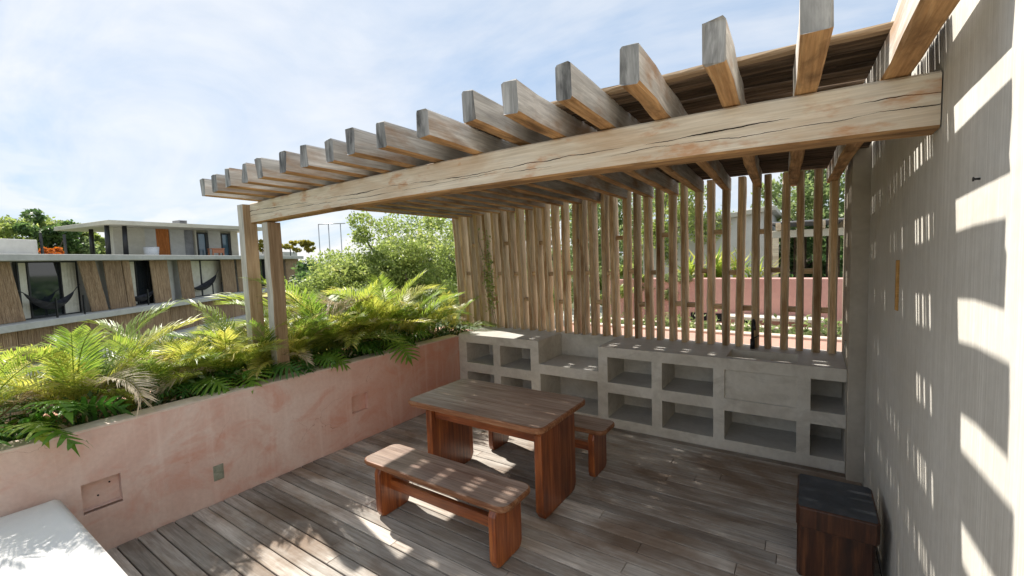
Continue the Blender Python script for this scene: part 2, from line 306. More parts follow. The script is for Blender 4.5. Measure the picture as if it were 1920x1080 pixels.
def timber(Lx, wy, hz, seg=6, jit=0.002, ch=0.006, seed=0, bow=None, end_jit=0.0):
    """rough-sawn timber along local x (0..Lx), y -w/2..w/2, z 0..h. material slots: 0 top,1 bottom,2 -y,3 +y,4 ends"""
    rg = random.Random(seed); V = []; F = []; MI = []
    for i in range(seg+1):
        x = Lx*i/seg
        dy = rg.gauss(0, jit); dz = (bow(x) if bow else 0)
        ww = wy/2*(1+rg.gauss(0, jit*6)); hh = hz
        ring = [(-ww, ch), (-ww+ch, 0), (ww-ch, 0), (ww, ch), (ww, hh-ch), (ww-ch, hh), (-ww+ch, hh), (-ww, hh-ch)]
        for (y, z) in ring:
            ex = rg.gauss(0, end_jit) if i in (0, seg) else 0
            V.append((x+ex, y+dy+rg.gauss(0, jit*.4), z+dz+rg.gauss(0, jit*.4)))
    side = [2, 1, 3, 3, 3, 0, 2, 2]
    side = [1, 1, 1, 3, 0, 0, 0, 2]
    for i in range(seg):
        for k in range(8):
            a = i*8+k; b = i*8+(k+1) % 8
            F.append((a, b, b+8, a+8)[::-1]); MI.append(side[k])
    F.append(tuple(range(8))[::1]); MI.append(4)
    F.append(tuple(seg*8+k for k in range(8))[::-1]); MI.append(4)
    me = mesh('timber', V, F, MI)
    bm = bmesh.new(); bm.from_mesh(me); bmesh.ops.recalc_face_normals(bm, faces=bm.faces[:]); bm.to_mesh(me); bm.free()
    return me
def tube(pts, rad, n=6, name='tube'):
    """swept tube through pts; rad scalar or list"""
    P = [Vector(p) for p in pts]; V = []; F = []
    rad = rad if isinstance(rad, (list, tuple)) else [rad]*len(P)
    up = Vector((0.13, 0.21, 1)).normalized()
    for i, p in enumerate(P):
        d = (P[min(i+1, len(P)-1)]-P[max(i-1, 0)]).normalized()
        s = d.cross(up)
        if s.length < 1e-3: s = d.cross(Vector((1, 0, 0)))
        s.normalize(); t = s.cross(d)
        for k in range(n):
            a = 2*math.pi*k/n; V.append(p+(s*math.cos(a)+t*math.sin(a))*rad[i])
    for i in range(len(P)-1):
        for k in range(n):
            F.append((i*n+k, i*n+(k+1) % n, (i+1)*n+(k+1) % n, (i+1)*n+k))
    F.append(tuple(range(n))[::-1]); F.append(tuple((len(P)-1)*n+k for k in range(n)))
    return mesh(name, V, F, smooth=True)
def cylinder(r, h, n=16, r2=None, name='cyl'):
    return tube([(0, 0, 0), (0, 0, h)], [r, r if r2 is None else r2], n, name)
def slab_strip(hx, hy, r, t, ya, yb, nose, n=7, gap=0.0):
    """strip ya..yb of a rounded-corner slab (half sizes hx, hy, corner radius r, thickness t, edges rounded by nose). slots: 0 faces, 1 rim"""
    lay = [(nose, 0.0), (nose*.3, nose*.3), (0, nose), (0, t-nose), (nose*.3, t-nose*.3), (nose, t)]
    V = []; F = []; MI = []
    for (d, z) in lay:
        for j in range(n):
            y = ya+(yb-ya)*j/(n-1)
            y = max(-(hy-d), min(hy-d, y))
            if j == 0 and ya > -hy+1e-6: y = ya+gap
            if j == n-1 and yb < hy-1e-6: y = yb-gap
            q = abs(y)-(hy-r)
            rr = max(1e-4, r-d)
            x = hx-d-(rr-math.sqrt(max(0, rr*rr-q*q)) if q > 0 else 0)
            V.append((-x, y, z)); V.append((x, y, z))
    m_ = 2*n
    for l in range(len(lay)-1):
        for j in range(n-1):
            a = l*m_+2*j
            F.append((a, a+2, a+2+m_, a+m_)); MI.append(1)
            b = a+1
            F.append((b, b+m_, b+2+m_, b+2)); MI.append(1)
        a = l*m_; F.append((a, a+m_, a+1+m_, a+1)); MI.append(1)
        a = l*m_+2*(n-1); F.append((a, a+1, a+1+m_, a+m_)); MI.append(1)
    for j in range(n-1):
        a = 2*j; F.append((a, a+1, a+3, a+2)); MI.append(0)
        a = (len(lay)-1)*m_+2*j; F.append((a, a+2, a+3, a+1)); MI.append(0)
    me = mesh('plank', V, F, MI)
    bm = bmesh.new(); bm.from_mesh(me); bmesh.ops.recalc_face_normals(bm, faces=bm.faces[:]); bm.to_mesh(me); bm.free()
    return me
def panel(us, vs, holes, O, U, Vv, Nn):
    """grid of faces on plane O + u U + v V with rectangular recesses (depth along -N). returns verts, faces"""
    O, U, Vv, Nn = Vector(O), Vector(U), Vector(Vv), Vector(Nn); V = []; F = []
    def add(*ps):
        i = len(V); V.extend(ps); F.append(tuple(range(i, i+len(ps))))
    P = lambda u, v, d=0: O+U*u+Vv*v-Nn*d
    for i in range(len(us)-1):
        for j in range(len(vs)-1):
            a, b, c, d_ = us[i], us[i+1], vs[j], vs[j+1]
            dp = holes.get((i, j))
            if dp is None: add(P(a, c), P(b, c), P(b, d_), P(a, d_))
            else:
                add(P(a, c, dp), P(b, c, dp), P(b, d_, dp), P(a, d_, dp))
                add(P(a, c), P(b, c), P(b, c, dp), P(a, c, dp)); add(P(a, d_, dp), P(b, d_, dp), P(b, d_), P(a, d_))
                add(P(a, c), P(a, c, dp), P(a, d_, dp), P(a, d_)); add(P(b, c, dp), P(b, c), P(b, d_), P(b, d_, dp))
    return V, F
def finish(name, VF_list, mats, parent=None, bevel=0.006, top_slot=False, loc=(0, 0, 0)):
    V = []; F = []
    for v, f in VF_list:
        k = len(V); V += v; F += [tuple(i+k for i in q) for q in f]
    bm = bmesh.new(); bv = [bm.verts.new(p) for p in V]
    for q in F: bm.faces.new([bv[i] for i in q])
    bmesh.ops.remove_doubles(bm, verts=bm.verts[:], dist=1e-5)
    bmesh.ops.recalc_face_normals(bm, faces=bm.faces[:])
    me = bpy.data.meshes.new(name)
    if top_slot:
        for f in bm.faces:
            if abs(f.normal.z) > 0.9: f.material_index = 1
    bm.to_mesh(me); bm.free()
    o = link(name, me, parent, loc, mats=mats)
    if bevel:
        b = o.modifiers.new('soft_edges', 'BEVEL'); b.width = bevel; b.segments = 2; b.limit_method = 'ANGLE'; b.angle_limit = R(50)
    return o

# ------------------------------------------------------------------ main dimensions (metres, x along the boards, y along the pink wall)
W = 4.402; YB = -2.396; ZB0, ZB1 = 2.344, 2.541; XBL = -0.505; HP = 0.872; XK = 4.293
YEND = -7.4
# ground far below and the roof slab the terrace stands on
gv = [(-1500, -1500, -7), (1500, -1500, -7), (1500, 1500, -7), (-1500, 1500, -7)]
struct(link('ground', mesh('ground', gv, [(0, 1, 2, 3)]), mats=['ground_mat']))
house = tag(bx('house_block', -0.95, 9.0, YEND, 0.78, -7.0, -0.035, 'house_concrete', bev=0.02), 'plain concrete storeys of the house below the wooden terrace', 'house')

# ------------------------------------------------------------------ deck
deck = struct(bpy.data.objects.new('deck', None)); COL.objects.link(deck)
PW = 0.1135; gap = 0.0085
y = -3.031
while y > YEND+0.2: y -= PW
row = 0
while y < -0.02:
    y1 = min(y+PW, -0.004)
    x = 0.006
    first = True
    while x < W-0.01:
        ln = rnd.uniform(0.9, 2.6) if first else rnd.uniform(1.6, 3.2)
        if W-0.01-(x+ln) < 0.5: ln = W-0.006-x
        first = False
        me = box(ln-0.003, y1-y-gap, 0.024, 0.003, 'board', (-ln/2, -(y1-y-gap)/2, -0.024))
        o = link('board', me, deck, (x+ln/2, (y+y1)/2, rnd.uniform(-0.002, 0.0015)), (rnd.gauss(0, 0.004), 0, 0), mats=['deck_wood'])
        x += ln
    y = y1 if y1 > -0.005 else y+PW
    row += 1
bx('joist_bed', 0.0, W, YEND+.05, 0.0, -0.034, -0.0285, 'dark_void', deck, 0)

# ------------------------------------------------------------------ pink planter wall
planter = thing('planter', 'long rose pink plastered planter wall along the deck edge', 'planter', (0, 0, 0))
ys = [YEND, -3.855, -3.65, -1.748, -1.546, 0.0]; zs = [-0.03, 0.30, 0.318, 0.506, 0.515, HP]
hol = {(1, 2): 0.055, (1, 1): 0.055, (3, 2): 0.05}
v1, f1 = panel(ys, zs, hol, (0, 0, 0), (0, 1, 0), (0, 0, 1), (1, 0, 0))
o = finish('inner_face', [(v1, f1)], ['pink_plaster'], planter, 0.0)
bx('wall_core', -0.175, -0.06, YEND, 0.0, -0.03, HP-0.003, 'pink_plaster', planter, 0.0)
# slightly wavy trowelled coping
V = []; F = []; n = 90
for i in range(n+1):
    yy = YEND+(0-YEND)*i/n; a = math.sin(yy*5.1)*0.0015+math.sin(yy*13.3)*0.001
    V += [(0.001, yy, HP-0.012), (0.0015+a, yy, HP-0.004), (-0.008+a, yy, HP+0.002), (-0.168+a, yy, HP+0.003+a), (-0.178, yy, HP-0.006)]
for i in range(n):
    for k in range(4): F.append((i*5+k, (i+1)*5+k, (i+1)*5+k+1, i*5+k+1)[::-1])
link('coping', mesh('coping', V, F), planter, mats=['pink_coping'])
bx('back_wall', -0.95, -0.78, YEND, 0.78, -0.03, 0.83, 'pink_plaster', planter, 0.006)
bx('end_wall', -0.78, -0.02, 0.62, 0.80, -0.03, 0.80, 'pink_plaster', planter, 0.006)
for (yy, z) in ((-3.70, 0.45), (-3.765, 0.382)):
    link('fixing_hole', cylinder(0.006, 0.003, 8), planter, (-0.0545, yy, z), (0, R(90), 0), mats=['dark_void'])
soil = struct(link('soil', mesh('soil', [(-0.78, YEND, 0.70), (-0.17, YEND, 0.70), (-0.17, 0.7, 0.70), (-0.78, 0.7, 0.70)], [(0, 1, 2, 3)]), mats=['soil']))
ol = thing('outlet_cover', 'small grey green double outlet cover set in the pink wall', 'outlet', (0.0, -3.043, 0.245))
link('cover', box(0.007, 0.076, 0.125, 0.002, 'cover', (0, -.038, -.0625)), ol, mats=['outlet_metal'])
for dz in (-0.03, 0.03):
    f_ = link('flap', box(0.005, 0.05, 0.048, 0.002, 'flap', (0.0075, -.025, -.024+dz)), ol, mats=['outlet_metal'])

# ------------------------------------------------------------------ kitchen counter
ctr = thing('kitchen_counter', 'cast concrete outdoor kitchen counter with open cubby shelves and sink', 'counter')
D = 0.52; YK = 0.78
za, zb, zc, zd, zt = 0.10, 0.387, 0.505, 0.788, 0.90
def closed(x0, x1, zt_, us, vs, holes, name, extra=None, topholes=None):
    fr = panel(us, vs, holes, (0, 0, 0), (1, 0, 0), (0, 0, 1), (0, -1, 0))
    tu, tv, th = topholes or ([x0, x1], [0, YK], {})
    tp = panel(tu, tv, th, (0, 0, zt_), (1, 0, 0), (0, 1, 0), (0, 0, 1))
    sd = panel([0, YK], [-0.03, zt_], {}, (x0, 0, 0), (0, 1, 0), (0, 0, 1), (-1, 0, 0))
    s2 = panel([0, YK], [-0.03, zt_], {}, (x1, 0, 0), (0, 1, 0), (0, 0, 1), (1, 0, 0))
    return finish(name, [fr, tp, sd, s2], ['counter_concrete', 'counter_top_concrete'], ctr, 0.006, True)
us = [0.002, 0.135, 0.588, 0.70, 1.164, 1.283]; vs = [-0.03, za, zb, zc+.01, zd, zt]
closed(0.002, 1.283, zt, us, vs, {(1, 1): D, (3, 1): D, (1, 3): D, (3, 3): D}, 'left_block')
us = [1.284, 1.30, 2.048, 2.062]; vs = [-0.03, za, 0.492, 0.613]
closed(1.284, 2.062, 0.613, us, vs, {(1, 1): D}, 'low_block')
bx('splash_back', 1.284, 2.062, 0.60, YK, 0.6135, 0.897, 'counter_concrete', ctr, 0.004)
us = [2.063, 2.172, 2.658, 2.766, 3.256, 3.357, 3.942, 4.044, 4.29, 4.2925]; vs = [-0.03, za, zb, zc, zd, zt]
hol = {(1, 1): D, (1, 3): D, (3, 1): D, (3, 3): D, (5, 1): D, (5, 3): 0.024, (7, 1): D, (7, 3): D}
closed(2.063, 4.2925, zt, us, vs, hol, 'right_block', topholes=([2.063, 3.362, 3.942, 4.2925], [0, 0.085, 0.45, YK], {(1, 1): 0.16}))
link('sink_drain', cylinder(0.035, 0.004, 20), ctr, (3.65, 0.27, 0.742), mats=['steel'])
pts = [(3.54, 0.56, 0.90), (3.54, 0.56, 1.10), (3.54, 0.555, 1.16), (3.548, 0.53, 1.20), (3.556, 0.49, 1.212), (3.566, 0.45, 1.19), (3.57, 0.435, 1.14), (3.571, 0.432, 1.115)]
fa = link('faucet', tube(pts, [0.014]*6+[0.013, 0.013], 10), ctr, mats=['black_metal'])
link('faucet_base', cylinder(0.022, 0.10, 14), fa, (3.54, 0.56, 0.90), mats=['black_metal'])
link('faucet_lever', tube([(3.54, 0.56, 1.0), (3.575, 0.545, 1.03), (3.60, 0.54, 1.045)], 0.006, 6), fa, mats=['black_metal'])
tp_ = link('drain_trap', tube([(3.56, 0.24, 0.388), (3.56, 0.24, 0.345), (3.58, 0.25, 0.315), (3.62, 0.265, 0.315), (3.64, 0.28, 0.345), (3.645, 0.35, 0.365), (3.645, 0.53, 0.37)], 0.021, 10), ctr, mats=['white_plastic'])
link('trap_nut', cylinder(0.029, 0.02, 12), tp_, (3.56, 0.24, 0.35), mats=['white_plastic'])

# ------------------------------------------------------------------ right-hand house wall and pier
wall = thing('house_wall', 'tall pale grey brushed render house wall beside the deck', 'wall')
vA, fA = panel([YEND, -1.60, -0.13], [-0.03, 5.2], {}, (W, 0, 0), (0, 1, 0), (0, 0, 1), (-1, 0, 0))
bx('wall_face', W, W+0.25, YEND, -1.606, -0.03, 3.25, 'wall_render', wall, 0.003)
dr = bx('door_panel', W+0.004, W+0.06, -1.60, -0.16, 0.0, 2.9, 'wall_render', wall, 0.003)
bx('wall_over_door', W+0.001, W+0.25, -1.6055, -0.13, 2.905, 3.25, 'wall_render', wall, 0.0)
bx('door_backing', W+0.07, W+0.25, -1.6055, -0.13, -0.03, 2.904, 'wall_render', wall, 0.0)
hd = bx('door_handle', W-0.011, W+0.004, -1.60, -1.567, 1.595, 1.855, 'handle_wood', wall, 0.003)
hk = link('wall_hook', tube([(W, -2.852, 2.107), (W-0.014, -2.852, 2.107)], 0.003, 6), wall, mats=['black_metal'])
link('wall_hook', cylinder(0.006, 0.003, 10), wall, (W-0.015, -2.852, 2.107), (0, R(90), 0), mats=['black_metal'])
pier = thing('concrete_pier', 'brownish concrete pier closing the right end of the kitchen counter', 'pier')
bx('pier_shaft', XK+0.001, W+0.07, -0.13, 0.80, -0.03, 2.78, 'pier_concrete', pier, 0.004)
bx('socket_plate', XK-0.008, XK+0.001, 0.16, 0.24, 0.98, 1.11, 'steel', pier, 0.003)
for dz in (1.015, 1.075): bx('socket', XK-0.013, XK-0.008, 0.178, 0.222, dz-.022, dz+.022, 'steel', pier, 0.002)

# ------------------------------------------------------------------ pergola
def bow(x): return 0.034*max(0.0, 1-((x-1.95)/2.45)**2)
perg = thing('pergola', 'weathered timber pergola with overhanging rafters and stick roof', 'pergola')
Lb = W-XBL-0.004
bm_ = timber(Lb, 0.14, ZB1-ZB0, 26, 0.0015, 0.010, 5, lambda x: bow(x+XBL))
link('beam', bm_, perg, (XBL, YB+0.07, ZB0), mats=['beam_wood', 'underside_wood', 'beam_wood', 'beam_wood', 'rafter_end_wood'])
for (x0, yc, zt_, s) in ((XBL-0.118, YB-0.003, ZB1-0.012, 1), (-0.35, YB+0.083, ZB0-0.002, 2)):
    me = timber(zt_-0.5, 0.125, 0.115, 8, 0.0015, 0.006, 40+s)
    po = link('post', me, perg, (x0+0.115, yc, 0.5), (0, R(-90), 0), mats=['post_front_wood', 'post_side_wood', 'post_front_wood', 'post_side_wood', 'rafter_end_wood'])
    if s == 1:
        for z in (2.42, 2.52):
            link('bolt', cylinder(0.008, 0.05, 8), perg, (x0-0.035, yc-0.03, z-0.03), (0, R(90), 0), mats=['steel'])
XR = [4.242, 3.967, 3.689, 3.394, 3.12, 2.844, 2.572, 2.272, 1.945]+[1.945-0.2584*k for k in range(1, 10)]
YE = {0: -3.01, 1: -2.97, 2: -2.90, 3: -2.895, 4: -2.895, 5: -2.885, 6: -2.85, 7: -2.86, 8: -2.86, 17: -2.86}
SKEW = 0.05                                   # the rafters run slightly askew of the walls
for k, xr in enumerate(XR):
    SKEW = 0.05 if k > 1 else (0.025, 0.045)[k]
    ye = YE.get(k, -2.865+rnd.uniform(-0.025, 0.025)); Lr = 0.80-ye
    wdt = 0.076+rnd.uniform(-.004, .006); hgt = 0.143+rnd.uniform(-.006, .008)
    if k == 0: wdt = 0.085
    me = timber(Lr, wdt, hgt, 16, 0.0032, 0.009, 100+k, end_jit=0.006)
    dz = 0.028 if k == 6 else rnd.uniform(-.004, .004)          # one rafter rides up a little
    link('rafter', me, perg, (xr+0.037+SKEW*(YB-ye), ye, ZB1+0.004+bow(xr)+max(0, dz)), (rnd.gauss(0, .010), max(0, dz)*0.28, R(90)+math.atan(SKEW)+rnd.gauss(0, .003)), mats=['rafter_wood', 'underside_wood', 'rafter_wood', 'rafter_wood', 'rafter_end_wood'])
# stick mat: six variants of a long crooked pole, each laid as its own part
variants = []
for s in range(6):
    rg = random.Random(900+s); pts = []; rad = []
    n = 26; a1, a2 = rg.uniform(0, 6), rg.uniform(0, 6)
    for i in range(n+1):
        x = -0.46+(W-0.012+0.46)*i/n
        pts.append((x, 0.006*math.sin(x*2.1+a1)+0.004*math.sin(x*5.3+a2)+rg.gauss(0, .0012), bow(x)+0.004*math.sin(x*3.1+a2)+rg.gauss(0, .0012)))
        rad.append(0.0165*(1+0.12*math.sin(x*1.3+a1)+rg.gauss(0, .04)))
    variants.append(tube(pts, rad, 6, 'stick'))
y = -2.43; i = 0
rs = random.Random(31)
while y < 0.80:
    if -2.14 < y < -1.86: st = rs.choice((0.030, 0.029, 0.046, 0.043))
    elif 0.40 < y < 0.76: st = rs.choice((0.030, 0.044, 0.048, 0.029))
    else: st = rs.choice((0.0205, 0.0215, 0.0225, 0.0235, 0.0245, 0.0255))
    link('stick', variants[i % 6], perg, (0, y, ZB1+0.142+0.022+rs.uniform(-.004, .004)), (0, 0, rs.gauss(0, .0012)), mats=['stick_wood'])
    y += st; i += 1
link('edge_board', timber(4.82, 0.05, 0.024, 40, 0.006, 0.007, 77, lambda x: bow(x-0.44)), perg, (-0.44, -2.455, ZB1+0.147), mats=['post_side_wood']*5)

# ------------------------------------------------------------------ slatted screen
scr = thing('slatted_screen', 'tall screen of rough upright timber slats standing behind the counter', 'screen')
xs_ = [4.215, 4.09, 3.948, 3.816, 3.67, 3.554, 3.401, 3.272, 3.123, 2.999, 2.845, 2.711, 2.566, 2.442, 2.296, 2.175, 2.023, 1.888, 1.743, 1.605, 1.485, 1.345]
while xs_[-1] > -0.40: xs_.append(xs_[-1]-0.1375-rnd.uniform(-.008, .008))
for i, x in enumerate(xs_):
    lean = -0.10*max(0, (1.6-x)/2.0)**1.3+rnd.gauss(0, .010)
    h = ZB1+0.13+bow(x)-0.90
    zb_ = 0.895
    me = timber(h, 0.150, 0.066+rnd.uniform(-.006, .008), 11, 0.0042, 0.012, 300+i)
    link('slat', me, scr, (x+0.032, 0.70+rnd.uniform(-.006, .006), zb_), (rnd.gauss(0, .004), R(-90)+math.atan2(lean, h), 0),
         mats=['slat_side_wood', 'slat_side_wood', 'slat_front_wood', 'slat_side_wood', 'rafter_end_wood'])
pat = ['L', 'M', 'L', 'M', 'U', 'L', 'M', 'LU', 'M', 'L', 'L', 'U']+['M', 'L', 'M', 'U']*8
ZL = {'L': 1.32, 'M': 1.70, 'U': 2.12}
for i in range(len(xs_)-1):
    for c in pat[i]:
        x0, x1 = xs_[i+1]+0.026, xs_[i]-0.026; z = ZL[c]+rnd.uniform(-.012, .012)
        fx = -0.10*max(0, (1.6-xs_[i])/2.0)**1.3*(z-0.9)/1.75
        bx('spacer_block', x0+fx, x1+fx, 0.648, 0.735, z-0.025, z+0.025, 'slat_front_wood', scr, 0.004)

# ------------------------------------------------------------------ table and benches
def furniture(name, label, cat, cx, cy, hx, hy, top_z, t, legx, leg_hw, leg_t, nplank, rail, group=None, rr=0.075, leg_planks=2, legr=0.06):
    th = thing(name, label, cat, (cx, cy, 0.0), 0.0, group)
    for k in range(nplank):
        ya = -hy+2*hy*k/nplank; yb_ = -hy+2*hy*(k+1)/nplank
        me = slab_strip(hx, hy, rr, t, ya, yb_, 0.012, 9, 0.0008)
        for p in me.polygons:      # worn rim all round, worn top boards
            pass
        link('top_plank', me, th, (0, 0, top_z-t+rnd.uniform(-.0006, .0006)), mats=['worn_tabletop_wood', 'worn_edge_wood'])
    H = top_z-t
    for s in legx:
        lg = None
        for k in range(leg_planks):
            ya = -leg_hw+2*leg_hw*k/leg_planks; yb_ = -leg_hw+2*leg_hw*(k+1)/leg_planks
            me = slab_strip(H/2-0.0005, leg_hw, legr, leg_t, ya, yb_, 0.011, 8, 0.0006)
            link('leg_panel', me, th, (s-cx+leg_t/2, 0, H/2), (0, R(-90), 0), mats=['varnished_wood', 'varnished_wood'])
    z0, z1, yw, yo = rail
    me = timber(legx[1]-legx[0]-leg_t, yw, z1-z0, 6, 0.0006, 0.004, 12)
    link('stretcher', me, th, (legx[0]+leg_t/2-cx, yo, z0), mats=['varnished_wood']*5)
    return th
furniture('dining_table', 'dark red varnished wooden table with panel legs between two benches', 'table', 1.835, -1.655, 0.675, 0.39, 0.745, 0.046, (1.318, 2.408), 0.275, 0.066, 5, (0.565, 0.697, 0.05, -0.20), rr=0.075)
furniture('bench', 'wooden bench with sun stripes on its seat beside the open deck', 'bench', 1.868, -2.37, 0.672, 0.172, 0.438, 0.040, (1.345, 2.42), 0.148, 0.058, 3, (0.185, 0.262, 0.045, -0.02), 'wooden benches at the table', rr=0.07, legr=0.055)
furniture('bench', 'wooden bench tucked between the table and the concrete counter', 'bench', 1.935, -1.03, 0.672, 0.155, 0.438, 0.040, (1.40, 2.482), 0.145, 0.058, 3, (0.185, 0.262, 0.045, 0), 'wooden benches at the table', rr=0.07, legr=0.055)

# ------------------------------------------------------------------ step box by the door
st = thing('step_box', 'dark stained wooden step with black top against the house wall', 'step', (4.165, -1.42, 0))
def rbox(hx, hy, t, r, nose):
    return slab_strip(hx, hy, r, t, -hy, hy, nose, 17)
bx('shadow_gap', -0.16, 0.16, -0.16, 0.18, 0.3052, 0.3248, 'dark_void', st, 0)
link('top_slab', rbox(0.19, 0.226, 0.125, 0.018, 0.010), st, (0, 0, 0.325), mats=['step_top_black', 'step_side_wood'])
link('body', rbox(0.180, 0.188, 0.305, 0.014, 0.006), st, (-0.006, 0.012, 0.0), mats=['step_side_wood', 'step_side_wood'])

# ------------------------------------------------------------------ daybed
bed = thing('daybed', 'white upholstered daybed mattress pushed against the pink wall', 'daybed', (0.05, -3.965, 0))
def cushion(lx, ly, h, nx=70, ny=60, r=0.03, seed=3):
    rg = random.Random(seed); V = []; F = []
    prof = []
    for i in range(nx+1):
        for j in range(ny+1):
            x = lx*i/nx; y = -ly*j/ny
            ex = min(x, lx-x); ey = min(-y, ly+y); e = min(ex, ey)
            z = h-(max(0, r-e)**2)/r*0.75
            z += 0.004*math.sin(x*9+y*4)*math.sin(y*3.1+1)*min(1, e/.1)+0.0016*math.sin(x*37+y*14+2*math.sin(y*6))*min(1, e/.05)
            V.append((x, y, z))
    for i in range(nx):
        for j in range(ny):
            a = i*(ny+1)+j; F.append((a, a+1, a+ny+2, a+ny+1))
    k = len(V)
    loop = [i*(ny+1) for i in range(nx+1)]+[nx*(ny+1)+j for j in range(1, ny+1)]+[i*(ny+1)+ny for i in range(nx-1, -1, -1)]+[j for j in range(ny-1, 0, -1)]
    for q in loop: V.append((V[q][0], V[q][1], 0.0))
    n = len(loop)
    for i in range(n): F.append((loop[i], loop[(i+1) % n], k+(i+1) % n, k+i))
    me = mesh('mattress', V, F, smooth=True)
    bm = bmesh.new(); bm.from_mesh(me); bmesh.ops.recalc_face_normals(bm, faces=bm.faces[:]); bm.to_mesh(me); bm.free(); return me
link('mattress', cushion(1.9, 1.7, 0.24), bed, (0, 0, 0.262), mats=['fabric_white'])
bx('base', 0.03, 1.86, -1.66, -0.05, 0.0, 0.258, 'fabric_white', bed, 0.01)

# ------------------------------------------------------------------ palms, philodendrons, vine
def frond(seed, Lf=1.0, droop=1.0, n=46, ll=0.30):
    rg = random.Random(seed); V = []; F = []; MI = []
    # rachis in local x-z plane: starts along +x rising then arching
    pts = []; a = R(18); x = z = 0.0; m = 22
    for i in range(m+1):
        pts.append(Vector((x, 0.03*math.sin(i/m*2.2+seed), z)))
        x += Lf/m*math.cos(a); z += Lf/m*math.sin(a); a -= droop*R(88)/m*(0.45+1.1*i/m)
    def at(t):
        f = t*m; i = min(int(f), m-1); return pts[i].lerp(pts[i+1], f-i), (pts[i+1]-pts[i]).normalized()
    rv = tube(pts, [0.008*(1-0.75*i/m)+0.001 for i in range(m+1)], 4)
    V = [v.co.copy() for v in rv.vertices]; F = [tuple(p.vertices) for p in rv.polygons]; bpy.data.meshes.remove(rv)
    for s in (-1, 1):
        for k in range(n):
            t = 0.16+0.84*(k+rg.uniform(0, .6))/n; t = min(t, 0.995)
            p, d = at(t); up = Vector((0, 1, 0)).cross(d)*-1
            if up.z < 0: up = -up
            side = Vector((0, s, 0))
            l = ll*(0.45+0.55*math.sin(min(1, t*1.15)*math.pi*0.93))*rg.uniform(0.85, 1.1)
            ang = R(58)-t*R(26)
            dirv = (d*math.cos(ang)+side*math.sin(ang)+up*rg.uniform(0.16, 0.42)).normalized()
            wd = d.cross(dirv).cross(dirv).normalized()*0.0062*rg.uniform(.75, 1.2)
            sag = Vector((0, 0, -1))*l*rg.uniform(0.10, 0.34)
            b = len(V)
            p1 = p+dirv*l*0.35-sag*0.05; p2 = p+dirv*l*0.72+sag*0.35; p3 = p+dirv*l+sag
            V += [p, p1-wd, p1+wd, p2-wd*.8, p2+wd*.8, p3]
            F += [(b, b+1, b+2), (b+1, b+3, b+4, b+2), (b+3, b+5, b+4)]
    return mesh('frond', V, F)
FR = [frond(s, Lf=l, droop=d, ll=q) for s, l, d, q in ((1, .95, .75, .30), (2, 1.05, 1.0, .30), (3, .85, 1.25, .27), (4, 1.1, .6, .33), (5, .8, .9, .25), (6, 1.0, 1.45, .30), (7, .7, .5, .24), (8, .9, 1.1, .28))]
FRD = [f.copy() for f in FR[2:4]+FR[5:6]]
for f in FR: f.materials.append(MATS['palm_leaf'])
for f in FRD: f.materials.append(MATS['dry_leaf'])
def palm(x, y, z, nf, size, seed, dry=0.2, lab='areca palm with arching feathery fronds growing in the pink planter'):
    rg = random.Random(seed)
    p = thing('palm', lab, 'palm', (x, y, z), rg.uniform(0, 6.28), 'palms in the pink planter')
    for k in range(3):
        a = k*2.1; link('cane', tube([(0.03*math.cos(a), 0.03*math.sin(a), -0.03), (0.045*math.cos(a), 0.045*math.sin(a), 0.10*size), (0.06*math.cos(a), .06*math.sin(a), 0.24*size)], [0.017, 0.015, 0.010], 7), p, mats=['philo_leaf'])
    for k in range(nf):
        a = k*2.39996+rg.uniform(-.3, .3); tilt = R(82)-R(58)*math.sqrt((k+.5)/nf)*rg.uniform(.75, 1.1)
        wa = (a+p.rotation_euler.z+math.pi) % (2*math.pi)-math.pi
        if abs(wa) < 1.0 and tilt < R(52) and rg.random() < 0.8: tilt = R(rg.uniform(52, 75))
        over = abs(wa) < 1.25
        d = rg.random() < dry and k > nf*0.4 and tilt < R(48)
        me = rg.choice(FRD) if d else (rg.choice((FR[0], FR[3], FR[6], FR[4])) if over else rg.choice(FR))
        s = size*rg.uniform(.75, 1.1)*(0.8 if over else 1.0)
        o = link('frond', me, p, (0.05*math.cos(a), 0.05*math.sin(a), rg.uniform(0.06, .26)*size), (0, 0, 0))
        o.rotation_euler = Euler((rg.gauss(0, .15), -(tilt-R(10)), a), 'XYZ'); o.scale = (s, s, s)
    return p
PALMS = [(-0.52, -4.75, 20, .92, 'areca palm behind the daybed, the farthest palm from the timber posts'), (-0.48, -4.25, 18, .74, 'areca palm behind the inner corner of the daybed'),
 (-0.52, -3.72, 22, .78, 'large yellow green areca palm above the square niche beside the daybed'), (-0.48, -3.22, 18, .68, 'smaller areca palm above the outlet cover in the pink wall'),
 (-0.56, -2.72, 20, .76, 'areca palm just in front of the bolted timber post'), (-0.50, -2.12, 19, .80, 'areca palm just past the timber posts towards the counter'),
 (-0.44, -2.58, 15, .68, 'areca palm at the foot of the two timber posts on the deck side'), (-0.44, -3.45, 13, .56, 'low areca palm leaning over the wall between niche and outlet cover'), (-0.62, -3.0, 13, .72, 'areca palm by the back wall of the planter behind the outlet cover'), (-0.42, -2.28, 14, .66, 'areca palm right beside the unbolted timber post'), (-0.66, -1.5, 14, .95, 'areca palm by the back wall of the planter behind the small niche'), (-0.64, -0.65, 14, .95, 'areca palm by the back wall of the planter beside the back bench'),
 (-0.54, -1.72, 20, .94, 'tall areca palm above the small niche near the table'), (-0.50, -1.28, 19, .84, 'areca palm between the small niche and the back bench'),
 (-0.54, -0.9, 20, .98, 'tall areca palm beside the back bench with upright pale fronds'), (-0.46, -0.45, 15, .88, 'areca palm just before the left end of the concrete counter'),
 (-0.50, -0.05, 15, .84, 'areca palm beside the front corner of the concrete counter'), (-0.42, 0.30, 13, .66, 'short areca palm squeezed against the slatted screen')]
